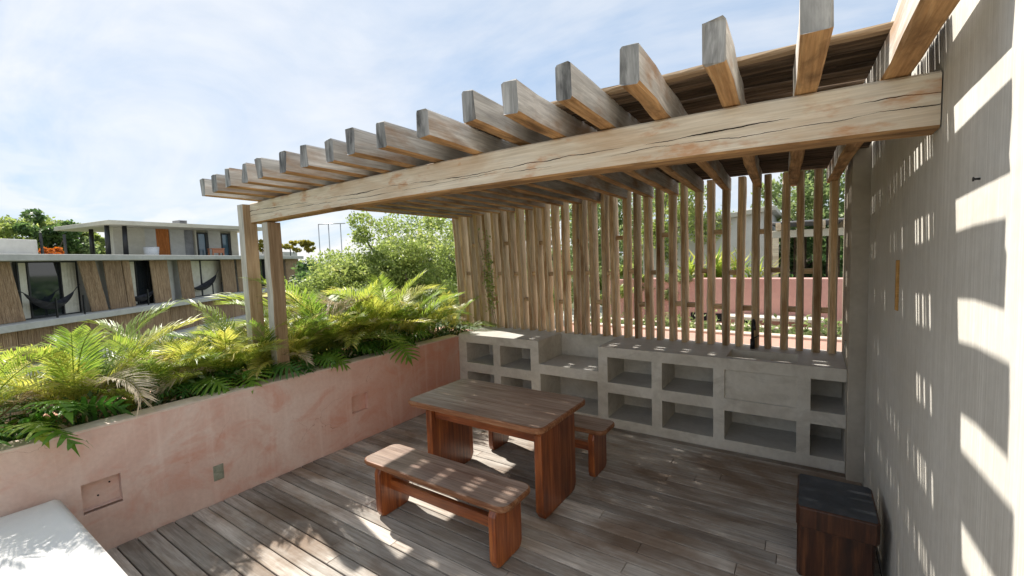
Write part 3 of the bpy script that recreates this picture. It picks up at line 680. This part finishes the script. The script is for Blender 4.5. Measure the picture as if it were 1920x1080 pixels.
for i, (x, y, nf, s, lb) in enumerate(PALMS): palm(x, y, 0.74, nf, s*1.13, 500+i, 0.26, lb)
def lobed_leaf(seed, Ls=0.36, lobes=7):
    rg = random.Random(seed); V = []; F = []
    def mid(t): return Vector((Ls*t, 0, 0.05*math.sin(t*2.6)-0.10*t*t))
    V = [mid(k/(lobes+1)) for k in range(lobes+2)]
    for s in (-1, 1):
        for k in range(lobes):
            t = (k+.5)/(lobes+1); wl = Ls*0.62*math.sin((0.18+0.78*t)*math.pi)**0.8*rg.uniform(.88, 1.08)
            ang = R(105)-R(75)*t
            d = Vector((math.cos(ang), s*math.sin(ang), -0.22)).normalized(); p = mid(t)
            q = Vector((-d.y, d.x, 0)).normalized()*Ls*0.042
            b = len(V); V += [p+d*wl*.55-q+Vector((0, 0, .012)), p+d*wl*.55+q+Vector((0, 0, .012)), p+d*wl*.85-q*.7, p+d*wl*.85+q*.7, p+d*wl-Vector((0, 0, wl*.10))]
            if s > 0: F += [(k, k+1, b, b+1), (b, b+2, b+3, b+1), (b+2, b+4, b+3)]
            else: F += [(k, k+1, b+1, b), (b, b+1, b+3, b+2), (b+2, b+3, b+4)]
    b = len(V); V += [mid(1)+Vector((Ls*.14, 0, -.03)), mid(lobes/(lobes+1))+Vector((0, .03, 0)), mid(lobes/(lobes+1))-Vector((0, .03, 0))]
    F += [(lobes, b+2, b, b+1)]
    me = mesh('leaf', V, F); me.materials.append(MATS['philo_leaf']); return me
LV = [lobed_leaf(s, l) for s, l in ((1, .36), (2, .30), (3, .40), (4, .26))]
PHL = ['by the foot of the timber posts', 'just past the timber posts', 'beside the back bench', 'near the left end of the counter', 'hanging over the wall above the daybed', 'above the outlet cover', 'above the small square niche']
def philodendron(x, y, z, nl, size, seed, lean=0.0):
    rg = random.Random(seed)
    p = thing('philodendron', 'philodendron with broad lobed glossy leaves '+PHL[seed-700], 'plant', (x, y, z), 0, 'philodendrons in the pink planter')
    for k in range(nl):
        a = k*2.39996+rg.uniform(-.4, .4); l = size*rg.uniform(.20, .42); el = R(rg.uniform(25, 80))
        e = Vector((math.cos(a)*math.cos(el), math.sin(a)*math.cos(el), math.sin(el)))*l+Vector((lean*rg.uniform(.3, 1), 0, 0))
        e.z = max(e.z, 0.27)
        st_ = link('leaf_stalk', tube([(0, 0, 0), tuple(e*.5+Vector((0, 0, .04))), tuple(e)], [.006, .005, .0035], 5), p, mats=['philo_leaf'])
        o = link('leaf', rg.choice(LV), p, tuple(e), (rg.gauss(0, .25), R(rg.uniform(-15, 30)), a+rg.gauss(0, .25)))
        s = size*rg.uniform(.75, 1.15); o.scale = (s, s, s)
for i, (x, y, nl, s, ln_) in enumerate(((-0.38, -2.55, 13, .85, .0), (-0.34, -2.05, 10, .75, .04), (-0.36, -1.10, 12, .8, .04), (-0.36, -0.72, 10, .75, .02), (-0.27, -4.12, 13, 1.1, .10), (-0.40, -3.05, 9, .65, .0), (-0.40, -1.5, 10, .7, .0))):
    philodendron(x, y, 0.70, nl, s, 700+i, ln_)
def leaf_cloud(rng_, C, size, aspect=0.55, normal_up=0.3):
    """numpy: rhombic leaves at centres C -> verts, faces"""
    n = len(C)
    d = rng_.normal(size=(n, 3)); d /= np.linalg.norm(d, axis=1)[:, None]
    nn = rng_.normal(size=(n, 3)); nn[:, 2] += normal_up*3; s = np.cross(d, nn); s /= np.linalg.norm(s, axis=1)[:, None]+1e-9
    l = size*rng_.uniform(.6, 1.25, (n, 1))
    up = np.cross(s, d)
    a = C-d*l*.5; b = C+s*l*aspect*.5+up*l*.06; c = C+d*l*.5; e = C-s*l*aspect*.5+up*l*.06
    V = np.stack([a, b, c, e], 1).reshape(-1, 3); idx = np.arange(n*4).reshape(-1, 4)
    return V, idx
def np_mesh(name, V, Fq, mat):
    me = bpy.data.meshes.new(name); n = len(V); k = len(Fq)
    me.vertices.add(n); me.vertices.foreach_set('co', V.astype(np.float32).ravel())
    me.loops.add(k*4); me.loops.foreach_set('vertex_index', Fq.astype(np.int32).ravel())
    me.polygons.add(k); me.polygons.foreach_set('loop_start', np.arange(0, k*4, 4, dtype=np.int32)); me.polygons.foreach_set('loop_total', np.full(k, 4, np.int32))
    me.update(calc_edges=True); me.materials.append(MATS[mat]); return me
# leaf litter and small undergrowth in the planter
g = np.random.default_rng(5)
n = 5200
C = np.stack([g.uniform(-.76, -.18, n), g.uniform(-5.4, .6, n), 0.705+g.gamma(1.6, .045, n)], 1)
V, F = leaf_cloud(g, C, 0.06, .4)
stuff(tag(link('leaf_litter', np_mesh('leaf_litter', V, F, 'dry_leaf')), 'dry fallen leaves and stems lying between the palms', 'leaf litter'))
C = np.stack([g.uniform(-.72, -.2, n), g.uniform(-5.2, .6, n), 0.74+g.gamma(2.0, .05, n)], 1)
V, F = leaf_cloud(g, C, 0.065, .45)
stuff(tag(link('undergrowth', np_mesh('undergrowth', V, F, 'dark_leaf')), 'small dark green ground cover under the palms', 'ground cover'))
# vine on the left slats
vn = thing('climbing_vine', 'thin green vine climbing the slats above the pink planter', 'vine', (0.1, 0.6, 0.9))
for k in range(3):
    pts = [(0.02*math.sin(i*1.3+k)+0.05*k-0.02*i, 0.045+0.01*math.cos(i*2+k), i*0.16) for i in range(10-2*k)]
    link('stem', tube(pts, 0.0035, 5), vn, mats=['bark'])
n = 420; t_ = g.beta(2, 2, n)
C = np.stack([0.05+g.normal(0, .055, n)-.1*t_, 0.02+g.normal(0, .02, n), 0.15+1.35*t_], 1); C[: 120, 2] = 0.62+g.normal(0, .13, 120)
V, F = leaf_cloud(g, C, 0.05, .5)
link('foliage', np_mesh('vine_leaves', V, F, 'tree_leaf'), vn)

# ------------------------------------------------------------------ trees
def crown_mesh(seed, rx, ry, rz, blobs, leaves, size, mat, aspect=.5, low=-0.5):
    g = np.random.default_rng(seed)
    bc = g.normal(size=(blobs, 3)); bc /= np.linalg.norm(bc, axis=1)[:, None]; bc *= g.uniform(.25, .92, (blobs, 1)); bc[:, 2] = np.maximum(bc[:, 2], low)
    br = g.uniform(.11, .30, blobs)
    k = g.integers(0, blobs, leaves); d = g.normal(size=(leaves, 3)); d /= np.linalg.norm(d, axis=1)[:, None]
    rad = br[k]*np.clip(g.normal(.9, .18, leaves), .2, 1.3)
    C = (bc[k]+d*rad[:, None]*np.array([1, 1, .8]))*np.array([rx, ry, rz])
    V, F = leaf_cloud(g, C, size, aspect)
    return np_mesh('crown', V, F, mat), bc*np.array([rx, ry, rz])
def tree(name, label, loc, rx, ry, rz, seed, leaves, size, mat, base_z=-7.0, blobs=34, group=None, nlimb=9, low=-.5, lift=None):
    """loc = crown centre"""
    t = thing(name, label, 'tree', (loc[0], loc[1], base_z), 0, group)
    h = loc[2]-base_z; rg = random.Random(seed)
    me, bc = crown_mesh(seed, rx, ry, rz, blobs, leaves, size, mat, low=low)
    link('crown', me, t, (0, 0, h))
    r0 = 0.035*(rx+h*.35)
    tr = link('trunk', tube([(0, 0, -0.2), (0.1*rx*.3, .05, h*.35), (-.05*rx, -.06*rx, h*.68), (0, 0, h-.15*rz)], [r0, r0*.8, r0*.65, r0*.4], 9), t, mats=['bark'])
    for k in rg.sample(range(len(bc)), min(nlimb, len(bc))):
        e = Vector(bc[k])+Vector((0, 0, h)); b = Vector((0, 0, h-.45*rz*rg.uniform(.3, 1.3)))
        link('limb', tube([b, b.lerp(e, .5)+Vector((0, 0, -.08*rz)), e], [r0*.38, r0*.24, r0*.08], 6), tr, mats=['bark'])
    return t
def place(u, v, d):                 # point on a pixel's ray at horizontal distance d
    r = ray(u, v); h = math.hypot(r[0], r[1]); return CAM+r*d/h
P = place(770, 500, 13.0); tree('leafy_tree', 'tall light green leafy tree rising above the palms beside the slatted screen', P, 2.35, 2.2, 2.0, 11, 30000, .095, 'tree_leaf', blobs=60, nlimb=14)
P = place(655, 530, 12.0); tree('bushy_tree', 'low bushy green tree crown between the posts and the tall leafy tree', P, 1.6, 1.6, 1.1, 12, 20000, .09, 'tree_leaf', blobs=50)
P = place(612, 532, 16.0); tree('dark_tree', 'dark green rounded tree against the end of the reed clad building', P, 1.5, 1.5, 1.15, 13, 8000, .17, 'dark_leaf')
P = place(925, 500, 10.5); tree('screen_tree', 'leafy tree seen through the left half of the slatted screen', P, 1.7, 1.6, 1.9, 14, 17000, .09, 'tree_leaf', blobs=40)
P = place(1085, 455, 12.0); tree('pale_tree', 'pale green tree behind the middle of the slatted screen', P, 2.0, 1.8, 1.9, 15, 16000, .10, 'pale_leaf', blobs=36)
P = place(1235, 420, 13.5); tree('feathery_tree', 'light green tree behind the white neighbouring house gable', P, 1.8, 1.6, 1.9, 16, 14000, .10, 'tree_leaf', blobs=34)
P = place(1520, 395, 17.0); tree('right_tree', 'spreading tree above the grey roof of the neighbouring pergola', P, 2.6, 2.2, 2.0, 17, 12000, .15, 'pale_leaf', blobs=40)
for (u, v, d, rx, rz, s, mt_, lb) in ((40, 452, 74, 6.5, 4.0, 21, 'tree_leaf', 'broad green tree behind the pale box on the flat roof'), (98, 455, 70, 4.4, 3.6, 22, 'dark_leaf', 'green tree above the orange bush on the flat roof'), (150, 465, 72, 3.0, 3.0, 23, 'pale_leaf', 'thin pale tree beside the roof canopy tip'), (186, 462, 74, 2.4, 3.2, 24, 'tree_leaf', 'green tree seen between the black canopy columns'), (-90, 450, 72, 6.0, 4.2, 25, 'tree_leaf', 'green tree past the end of the pale roof box')):
    P = place(u, v, d); tree('roofline_tree', lb, P, rx, rx*.8, rz, s, 5200, .55, mt_, blobs=26, nlimb=6)
# far woodland closing the horizon
g = np.random.default_rng(77); n = 26000
ang = g.uniform(R(-115), R(35), n); dd = g.uniform(95, 230, n); hh = -7+g.beta(2.2, 1.6, n)*(7.2+2.2*np.sin(ang*9)+1.5*np.sin(ang*23))
C = np.stack([CAM[0]+np.sin(ang)*dd, CAM[1]+np.cos(ang)*dd, hh], 1); V, F = leaf_cloud(g, C, 2.6, .7)
stuff(tag(link('woodland', np_mesh('woodland', V, F, 'dark_leaf')), 'far belt of green woodland along the horizon', 'woodland'))

# ------------------------------------------------------------------ reed clad building across the way
class Frame:
    def __init__(s, org, t):
        t = np.array([t[0], t[1], 0.0]); t /= np.linalg.norm(t); s.t = t; s.n = np.array([-t[1], t[0], 0.0]); s.o = np.array([org[0], org[1], 0.0]); s.rz = math.atan2(t[1], t[0])
        c = CAM-s.o; s.c = np.array([c@s.t, c@s.n, CAM[2]])
    def pix(s, u, v, depth=0.0):          # local (s, z) where the pixel's ray meets local y = depth
        r = ray(u, v); r = np.array([r@s.t, r@s.n, r[2]]); k = (depth-s.c[1])/r[1]; q = s.c+r*k
        return q[0], q[2]
    def s_at(s, u, v=520, depth=0.0): return s.pix(u, v, depth)[0]
P0 = CAM+np.array([-.993, .117, 0])*29.0
FB = Frame(P0, (-.605, .80))
bld = thing('reed_building', 'long low building with leaning reed shutters and a flat concrete roof', 'building', (FB.o[0], FB.o[1], 0), FB.rz)
ZS, ZF = 2.76, -0.22
S0, S1 = FB.s_at(-260), FB.s_at(556)
bx('roof_slab', S0, S1, -0.9, 9.0, ZS-0.30, ZS, 'house_concrete', bld, 0.02)
bx('floor_slab', S0, S1, -0.9, 9.0, ZF-0.30, ZF, 'house_concrete', bld, 0.02)
bx('facade_wall', S0, S1, 0.55, 8.8, ZF, ZS-0.302, 'house_concrete', bld, 0.0)
bx('lower_wall', S0, S1, 0.2, 8.8, -7.0, ZF-0.302, 'house_concrete', bld, 0.0)
bx('lower_slab', S0, S1, -1.2, 0.19, -2.5, -2.15, 'house_concrete', bld, 0.02)
def reed_panel(s0, s1, z0, z1, lean, depth, name='reed_shutter'):
    """thick screen of upright reeds, top shifted by lean"""
    nR = max(4, int((s1-s0)/0.075)); V = []; F = []
    for i in range(nR):
        a = s0+(s1-s0)*i/nR; b_ = s0+(s1-s0)*(i+1)/nR; c = (a+b_)/2; k = len(V); j = rnd.uniform(-.012, .012)
        for (z, sh) in ((z0, 0), (z1, lean)):
            V += [(a+sh, depth+.05, z), (a+sh+.004, depth+j, z), (c+sh, depth-.03+j, z), (b_+sh-.004, depth+j, z), (b_+sh, depth+.05, z)]
        F += [(k+q, k+q+1, k+q+6, k+q+5) for q in range(4)]+[(k+4, k, k+5, k+9), tuple(k+5+q for q in range(5))]
    return link(name, mesh(name, V, F), bld, mats=['reed_wood'])
def window(s0, s1, z0, z1, dark0, dark1):
    wn = bx('window', s0, s1, 0.40, 0.50, z0, z1, 'window_glass', bld, 0.0)
    def sub(nm, a, b, c, d, y0, y1, mt_):
        o = bx(nm, a, b, y0, y1, c, d, mt_, bld, 0.0); wm = o.location.copy(); o.parent = wn; o.location = wm-wn.location; return o
    fw_ = 0.07
    for a, b in ((s0, s0+fw_), (s1-fw_, s1), (dark0-.035, dark0+.035), (dark1-.035, dark1+.035)): sub('frame', a, b, z0+.06, z1-.06, .33, .398, 'black_metal')
    sub('frame', s0, s1, z1-.06, z1, .33, .398, 'black_metal'); sub('frame', s0, s1, z0, z0+.06, .33, .398, 'black_metal')
    for a, b in ((s0+fw_, dark0-.04), (dark1+.04, s1-fw_)):
        if b-a < .12: continue
        V = []; F = []; n = max(6, int((b-a)/.05))
        for i in range(n+1):
            x = a+(b-a)*i/n; yv = .375+.018*math.sin(i*1.9); V += [(x, yv, z0+.06), (x, yv, z1-.06)]
        for i in range(n): F.append((2*i, 2*i+2, 2*i+3, 2*i+1))
        o = link('curtain', mesh('curtain', V, F, smooth=True), bld, mats=['curtain_cloth']); o.parent = wn; o.location = -wn.location
    return wn
zt_, zb_ = ZS-0.302, ZF
SA = FB.s_at
SW = lambda u: FB.s_at(u, 520, .38)
window(SW(31), SW(145), zb_, zt_, SW(52), SW(113))
window(SW(234), SW(283), zb_, zt_, SW(255), SW(279))
window(SW(354), SW(416), zb_, zt_, SW(376), SW(377))
window(SW(474), SW(497), zb_, zt_, SW(476), SW(496))
for (u0, u1, ln_) in ((-130, -60, -.25), (-58, 32, -.40), (160, 191, -.55), (194, 226, -.22), (227, 240, -.2), (283, 315, -.18), (332, 356, -.2), (413, 438, -.14), (441, 466, -.15), (512, 530, -.1), (532, 556, -.1)):
    a, b_ = SA(u0), SA(u1); reed_panel(a, b_, zb_+.02, zt_-.01, ln_, -0.25+rnd.uniform(-.1, .1))
for (u0, u1) in ((186, 196), (314, 331)): bx('grey_panel', SA(u0), SA(u1), 0.2, 0.5, zb_, zt_-.003, 'house_concrete', bld, 0)
edges = [-260, -190, -120, -60, 0, 70, 140, 193, 232, 268, 300, 330, 352, 375, 400, 425, 450, 475, 500, 525, 556]
for a, b_ in zip(edges[:-1], edges[1:]): reed_panel(SA(a)+.015, SA(b_)-.015, -2.14, ZF-0.303, 0, -0.45, 'reed_cladding')
for a, b_ in zip(edges[:-1:2], edges[2::2]): reed_panel(SA(a)+.015, SA(b_)-.015, -6.9, -2.51, 0, -0.30, 'reed_cladding')
def hammock(u0, u1, z0, z1, sag, label):
    h = thing('hammock', label, 'hammock', (FB.o[0], FB.o[1], 0), FB.rz, 'hammocks on the reed building balcony')
    a, b_ = SA(u0), SA(u1); V = []; F = []; n = 18
    for i in range(n+1):
        t = i/n; x = a+(b_-a)*t; zc_ = z0+(z1-z0)*t-sag*4*t*(1-t); wd = .38*math.sin(math.pi*min(1, max(0, t)))+.02
        for j in range(6):
            q = -1+2*j/5; V.append((x, -.05+q*wd, zc_+abs(q)**2*.30*math.sin(math.pi*t)))
    for i in range(n):
        for j in range(5): F.append((i*6+j, i*6+j+1, i*6+j+7, i*6+j+6))
    link('sling', mesh('sling', V, F, smooth=True), h, mats=['hammock_cloth'])
    for x, z in ((a, z0), (b_, z1)): link('rope', tube([(x, -.05, z), (x+(-.5 if x == a else .5), .1, z+.32)], .02, 5), h, mats=['hammock_cloth'])
hammock(38, 134, 1.05, .95, .85, 'dark grey hammock slung before the window with two curtains')
hammock(238, 282, .35, .55, .45, 'dark hammock hanging low before the half open balcony window')
hammock(357, 405, .55, 1.35, .65, 'dark hammock slung steeply before the fully curtained window')
for u in (78, 132, 257, 384, 402):
    bx('rail_post', SA(u)-.03, SA(u)+.03, -.55, -.49, ZF, ZF+.95, 'black_metal', bld, 0)
# roof terrace: pale box planter, orange bush, thin posts
rb = tag(bx('roof_planter', S0+1, FB.s_at(72, 470, 1.2), 1.2, 3.0, ZS+.003, ZS+.78, 'house_white', bev=.02), 'pale plastered planter box standing on the flat roof', 'planter')
def to_world(o): o.location = Vector((FB.o[0], FB.o[1], 0))+Matrix.Rotation(FB.rz, 3, 'Z') @ o.location; o.rotation_euler.z = FB.rz
to_world(rb)
rb2 = tag(bx('roof_planter', SA(483, 470, 1.5), SA(557, 470, 1.5), 1.5, 2.5, ZS+.003, ZS+.55, 'house_white', bev=.02), 'pale low planter under the yellow hedge on the flat roof', 'planter'); to_world(rb2)
def bush(u, v, d, rx, rz, seed, mat, label, n=1500, size=.25, name='roof_bush'):
    P = place(u, v, d); t = thing(name, label, 'bush', (P[0], P[1], P[2]-rz*.9))
    me, bc = crown_mesh(seed, rx, rx*.7, rz, 12, n, size, mat); link('crown', me, t, (0, 0, rz*.9))
    link('stem', tube([(0, 0, 0), (0.05, 0, rz*.8)], [.05, .03], 6), t, mats=['bark'])
bush(97, 474, 36, .65, .36, 41, 'orange_leaf', 'orange flowering bush on the flat roof')
for k, (u, sz) in enumerate(((492, 1.1), (520, 1.2), (550, 1.3), (578, 1.0))):
    bush(u, 462, 47, sz, .75, 50+k, 'yellow_leaf', 'yellow green hedge bush on the flat roof, '+('nearest the penthouse', 'second from the penthouse', 'third from the penthouse', 'farthest from the penthouse')[k], 1300, .28, 'hedge_bush'); COL.objects[-1]
for o in COL.objects:
    if o.name.startswith('hedge_bush'): o['group'] = 'yellow hedge on the flat roof'
for u in (80, 124, 545):
    s_, z_ = FB.pix(u, 478, 1.0); bx('roof_post', s_-.04, s_+.04, .96, 1.04, ZS, ZS+1.1, 'black_metal', bld, 0)

# penthouse
FP = Frame((-36.8, 5.4), (-.141, .99))
pent = thing('penthouse', 'small penthouse with thin overhanging roof and orange door on the flat roof', 'house', (FP.o[0], FP.o[1], 0), FP.rz)
ZR = 5.46; SR = FP.s_at(497, 425)
bx('roof', 0, SR, 0, 8.6, ZR-.30, ZR, 'house_beige', pent, .02)
DW = 2.6
PS = lambda u: FP.s_at(u, 450, DW)
def pw(name, u0, u1, mat, d0=0.0, z0=ZS, z1=ZR-.302): return bx(name, PS(u0), PS(u1), DW+d0, DW+.3+abs(d0), z0, z1, mat, pent, 0)
bx('core', PS(213), PS(446), DW+.31, DW+1.3, ZS, ZR-.302, 'house_beige', pent, 0)
for a, b_, mt_ in ((213, 272, 'house_beige'), (272, 293, 'house_concrete'), (319, 346, 'house_concrete'), (366, 369, 'house_beige'), (391, 414, 'house_concrete'), (433, 446, 'house_beige')): pw('wall_panel', a, b_, mt_)
pw('door', 293.5, 318.5, 'orange_door_wood', .08)
pw('recess', 346.5, 365.5, 'roof_grey', .25)
for a, b_ in ((369.5, 390.5), (414.5, 432.5)):
    wn = bx('window', PS(a), PS(b_), DW+.1, DW+.2, ZS, ZR-.5, 'blue_glass', pent, 0)
    for c, d_ in ((PS(a), PS(a)+.12), (PS(b_)-.22, PS(b_))):
        o = bx('frame', c, d_, DW+.0, DW+.098, ZS, ZR-.5, 'black_metal', pent, 0); l = o.location.copy(); o.parent = wn; o.location = l-wn.location
    o = bx('frame', PS(a)+.12, PS(b_)-.22, DW, DW+.098, ZR-.62, ZR-.5, 'black_metal', pent, 0); l = o.location.copy(); o.parent = wn; o.location = l-wn.location
for (u, dep, v0, v1) in ((171, 5.5, 430, 480), (201, 1.2, 424, 480), (234, 1.0, 424, 480), (473, .8, 430, 480)):
    s_ = FP.s_at(u, 450, dep); link('column', tube([(s_, dep, ZS), (s_+.02, dep, ZS+1.3), (s_+.05, dep, ZR-.30)], [.16, .15, .14], 8), pent, mats=['black_metal'])
ac = bx('roof_vent', FP.s_at(330, 415, 3), FP.s_at(346, 415, 3), 2.6, 3.6, ZR+.002, ZR+.5, 'roof_grey', pent, .03)
for k in range(3): bx('vent_slot', FP.s_at(332, 415, 3), FP.s_at(344, 415, 3), 2.59, 2.6, ZR+.1+.12*k, ZR+.16+.12*k, 'dark_void', pent, 0)
tb = thing('roof_table', 'orange brown table and chairs on the penthouse terrace', 'table', (FP.o[0], FP.o[1], 0), FP.rz)
a, b_ = FP.s_at(393, 470, 1.2), FP.s_at(417, 470, 1.2)
bx('top', a, b_, .8, 1.6, ZS+.70, ZS+.76, 'terracotta', tb, .01)
for s_ in (a+.1, b_-.1):
    for d_ in (.9, 1.5): bx('leg', s_-.05, s_+.05, d_-.05, d_+.05, ZS, ZS+.70, 'terracotta', tb, 0)
bx('skirt', a+.05, b_-.05, .86, .9, ZS+.35, ZS+.69, 'terracotta', tb, 0)
pt_ = thing('white_pot', 'white plant pot on the penthouse terrace beside the door', 'pot', (FP.o[0], FP.o[1], 0), FP.rz)
s_ = FP.s_at(284, 470, 1.2); link('pot', cylinder(.42, .85, 14, .5), pt_, (s_, 1.2, ZS), mats=['white_plastic']); link('soil', cylinder(.44, .02, 14), pt_, (s_, 1.2, ZS+.85), mats=['soil'])

# metal frame on a roof behind the trees
mf = thing('ladder_frame', 'thin grey metal frame standing up behind the green trees', 'frame', tuple(place(628, 470, 24)), R(35))
hz = 1.35
for x in (-.75, -.25, .35): link('upright', tube([(x, 0, -1.5), (x, 0, hz)], .022, 6), mf, mats=['steel'])
link('top_bar', tube([(-.75, 0, hz), (.6, 0, hz)], .022, 6), mf, mats=['steel'])

# ------------------------------------------------------------------ neighbouring terrace behind the screen
nb = tag(bx('neighbour_block', -1.2, 9.0, 0.82, 14.0, -7.0, 0.50, 'house_concrete', bev=0), 'plain concrete storeys under the neighbouring terrace', 'house')
led = thing('coral_ledge', 'sunlit coral ledge with pale edges just behind the slatted screen', 'ledge')
bx('ledge_top', 0.9, 6.5, 0.83, 1.62, 0.503, 0.84, 'coral_plaster', led, .01)
bx('ledge_edge', 0.9, 6.5, 1.622, 1.76, 0.503, 0.875, 'pink_coping', led, .01)
bx('ledge_edge', 0.9, 6.5, 2.30, 2.46, 0.503, 0.86, 'pink_coping', led, .01)
bx('trough_soil', 0.9, 6.5, 1.762, 2.298, 0.503, 0.78, 'soil', led, 0)
wl2 = thing('neighbour_wall', 'dusky pink planter wall seen through the right slats', 'wall')
zw = CAM[2]+(2.9-CAM[1])*0  # placeholder kept simple
def z_on(u, v, yy):
    r = ray(u, v); return CAM[2]+r[2]*(yy-CAM[1])/r[1]
ZW = z_on(1450, 522, 3.0)
bx('wall_body', 1.75, 6.5, 3.0, 3.18, 0.503, ZW, 'neighbour_pink', wl2, .01)
bx('wall_body', 0.95, 1.745, 3.02, 3.18, 0.503, ZW-.02, 'neighbour_pink', wl2, .01)
for (a, b_) in ((2.42, 2.66), (2.70, 2.88), (3.2, 3.36)): bx('drain_slot', a, b_, 2.985, 2.999, 0.80, 0.93, 'dark_void', wl2, 0)
bx('bench_slab', 3.0, 4.2, 2.62, 2.99, 0.90, 0.945, 'counter_concrete', wl2, .005)
for a in (3.1, 4.05): bx('bench_foot', a, a+.06, 2.70, 2.95, 0.505, 0.90, 'counter_concrete', wl2, 0)
g = np.random.default_rng(9); n = 2200
C = np.stack([g.uniform(.95, 6.2, n), g.uniform(1.8, 2.28, n), .80+g.gamma(1.3, .05, n)*(.4+.9*(np.sin(g.uniform(.95, 6.2, n)*0)+1)*.5)], 1); C[:, 2] += .18*np.clip(np.sin(C[:, 0]*3.3)-.45, 0, 1)*g.uniform(0, 1.6, n)
V, F = leaf_cloud(g, C, .08, .5); stuff(tag(link('trough_plants', np_mesh('trough_plants', V, F, 'pale_leaf')), 'low leafy plants in the trough behind the coral ledge', 'plants'))
# yucca-like plants on the neighbour wall
def spiky(u, yy, size, seed, label):
    r = ray(u, 520); x = CAM[0]+r[0]*(yy-CAM[1])/r[1]
    p = thing('spiky_plant', label, 'plant', (x, yy, ZW-.12), 0, 'spiky plants above the neighbouring pink wall'); rg = random.Random(seed)
    V = []; F = []
    me = mesh('blade', [(0, -.018, 0), (0, .018, 0), (.30, .022, .03), (.30, -.022, .03), (.62, 0, -.03)], [(0, 1, 2, 3), (3, 2, 4)]); me.materials.append(MATS['palm_leaf'])
    for k in range(34):
        o = link('leaf', me, p, (rg.gauss(0, .05), rg.gauss(0, .05), rg.uniform(0, .15))); a = k*2.39996
        o.rotation_euler = Euler((rg.gauss(0, .3), -R(rg.uniform(15, 85)), a)); s = size*rg.uniform(.7, 1.2); o.scale = (s, s, s)
for i, (u, s) in enumerate(((1290, .9), (1330, 1.05), (1385, .85), (1418, .8), (1345, .9))): spiky(u, 3.6+.15*(i % 3), s, 60+i, 'spiky plant above the neighbouring pink wall, '+('farthest from the grey roofed pergola', 'before the middle of the white house', 'before the tall end of the white house', 'nearest the grey roofed pergola', 'set behind its spiky neighbours')[i])
bx_s = thing('neighbour_soil', 'raised soil bed behind the neighbouring pink wall', 'planter bed'); bx('bed', 0.95, 6.5, 3.181, 4.6, 0.503, ZW-.08, 'soil', bx_s, 0)
# shrubs on the left part of neighbour terrace
for i, (u, v, d, rx, rz) in enumerate(((1000, 545, 8.6, .85, .55), (1090, 540, 8.4, .8, .5), (1180, 535, 8.2, .7, .5), (1250, 545, 8.0, .6, .45), (930, 560, 8.6, .8, .6))):
    bush(u, v, d, rx, rz, 80+i, ('tree_leaf', 'pale_leaf')[i % 2], ('bright green shrub left of the neighbouring pink wall behind the screen', 'pale shrub in front of the neighbouring pink wall end', 'bright green shrub against the neighbouring pink wall', 'pale shrub nearest the spiky plants behind the screen', 'bright green shrub behind the low part of the counter')[i], 2200, .09, 'shrub')
for o in COL.objects:
    if o.name.startswith('shrub'): o['group'] = 'shrubs behind the screen'
# white gabled neighbour house
YH = 8.2
def x_on(u, v, yy):
    r = ray(u, v); return CAM[0]+r[0]*(yy-CAM[1])/r[1]
hs_ = thing('white_house', 'plain off white house with shallow sloping roof edge behind the slats', 'house')
xa, xb = x_on(1205, 440, YH), x_on(1442, 440, YH); z_a, z_b = z_on(1320, 422, YH), z_on(1440, 397, YH)
z_l = z_a-(z_b-z_a)*.6
V = [(xa, YH, 0.5), (xb, YH, 0.5), (xb, YH, z_b), (xa, YH, z_l), (xa, YH+3.5, 0.5), (xb, YH+3.5, 0.5), (xb, YH+3.5, z_b), (xa, YH+3.5, z_l)]
F = [(0, 1, 2, 3), (1, 5, 6, 2), (5, 4, 7, 6), (4, 0, 3, 7), (3, 2, 6, 7)]
link('walls', mesh('walls', V, F), hs_, mats=['house_white'])
sl_ = math.atan2(z_b-z_l, xb-xa); ln_ = math.hypot(xb-xa, z_b-z_l)
link('roof_edge', box(ln_+.3, 3.9, .12, .01, 'roof_edge', (-.15, -.2, 0)), hs_, (xa, YH, z_l+.003), (0, -sl_, 0), mats=['house_beige'])
# neighbouring pergola
YP = 7.6
np_ = thing('neighbour_pergola', 'neighbouring pergola with grey roof and dark slats seen through the screen', 'pergola')
x0, x1 = x_on(1447, 440, YP), 6.4; zt_ = z_on(1500, 428, YP)
bx('beam', x0, x1, YP, YP+.14, zt_-.20, zt_-.03, 'house_beige', np_, .01)
k = 0; xx = x0+.1
while xx < x1-.1:
    bx('rafter', xx, xx+.09, YP-.35, YP+2.2, zt_-.028, zt_+.13, 'slat_side_wood', np_, .005); xx += .42; k += 1
bx('roof_sheet', x0-.05, x1, YP-.12, YP+2.3, zt_+.132, zt_+.17, 'roof_grey', np_, .01)
xx = x0+.15
while xx < x1-.1:
    bx('slat', xx, xx+.05, YP+2.0, YP+2.07, 0.6, zt_-.03, 'stick_wood', np_, 0); xx += .24
for xx in (x0+.02, x1-.2): bx('post', xx, xx+.12, YP+.005, YP+.13, .5, zt_-.201, 'slat_side_wood', np_, .005)
gl = thing('parapet', 'low pale parapet in front of the neighbouring pergola', 'parapet')
bx('coping', x0, 6.4, YP-1.2, YP-1.0, z_on(1500, 528, YP-1.2)-.06, z_on(1500, 528, YP-1.2), 'roof_grey', gl, .01)
bx('wall', x0, 6.4, YP-1.18, YP-1.02, .503, z_on(1500, 528, YP-1.2)-.061, 'house_white', gl, 0)
P = place(1505, 480, 15.5); tree('shade_tree', 'dark leafy tree standing behind the slats of the neighbouring pergola', P, 1.8, 1.2, 1.1, 19, 6000, .13, 'dark_leaf', base_z=0.5)
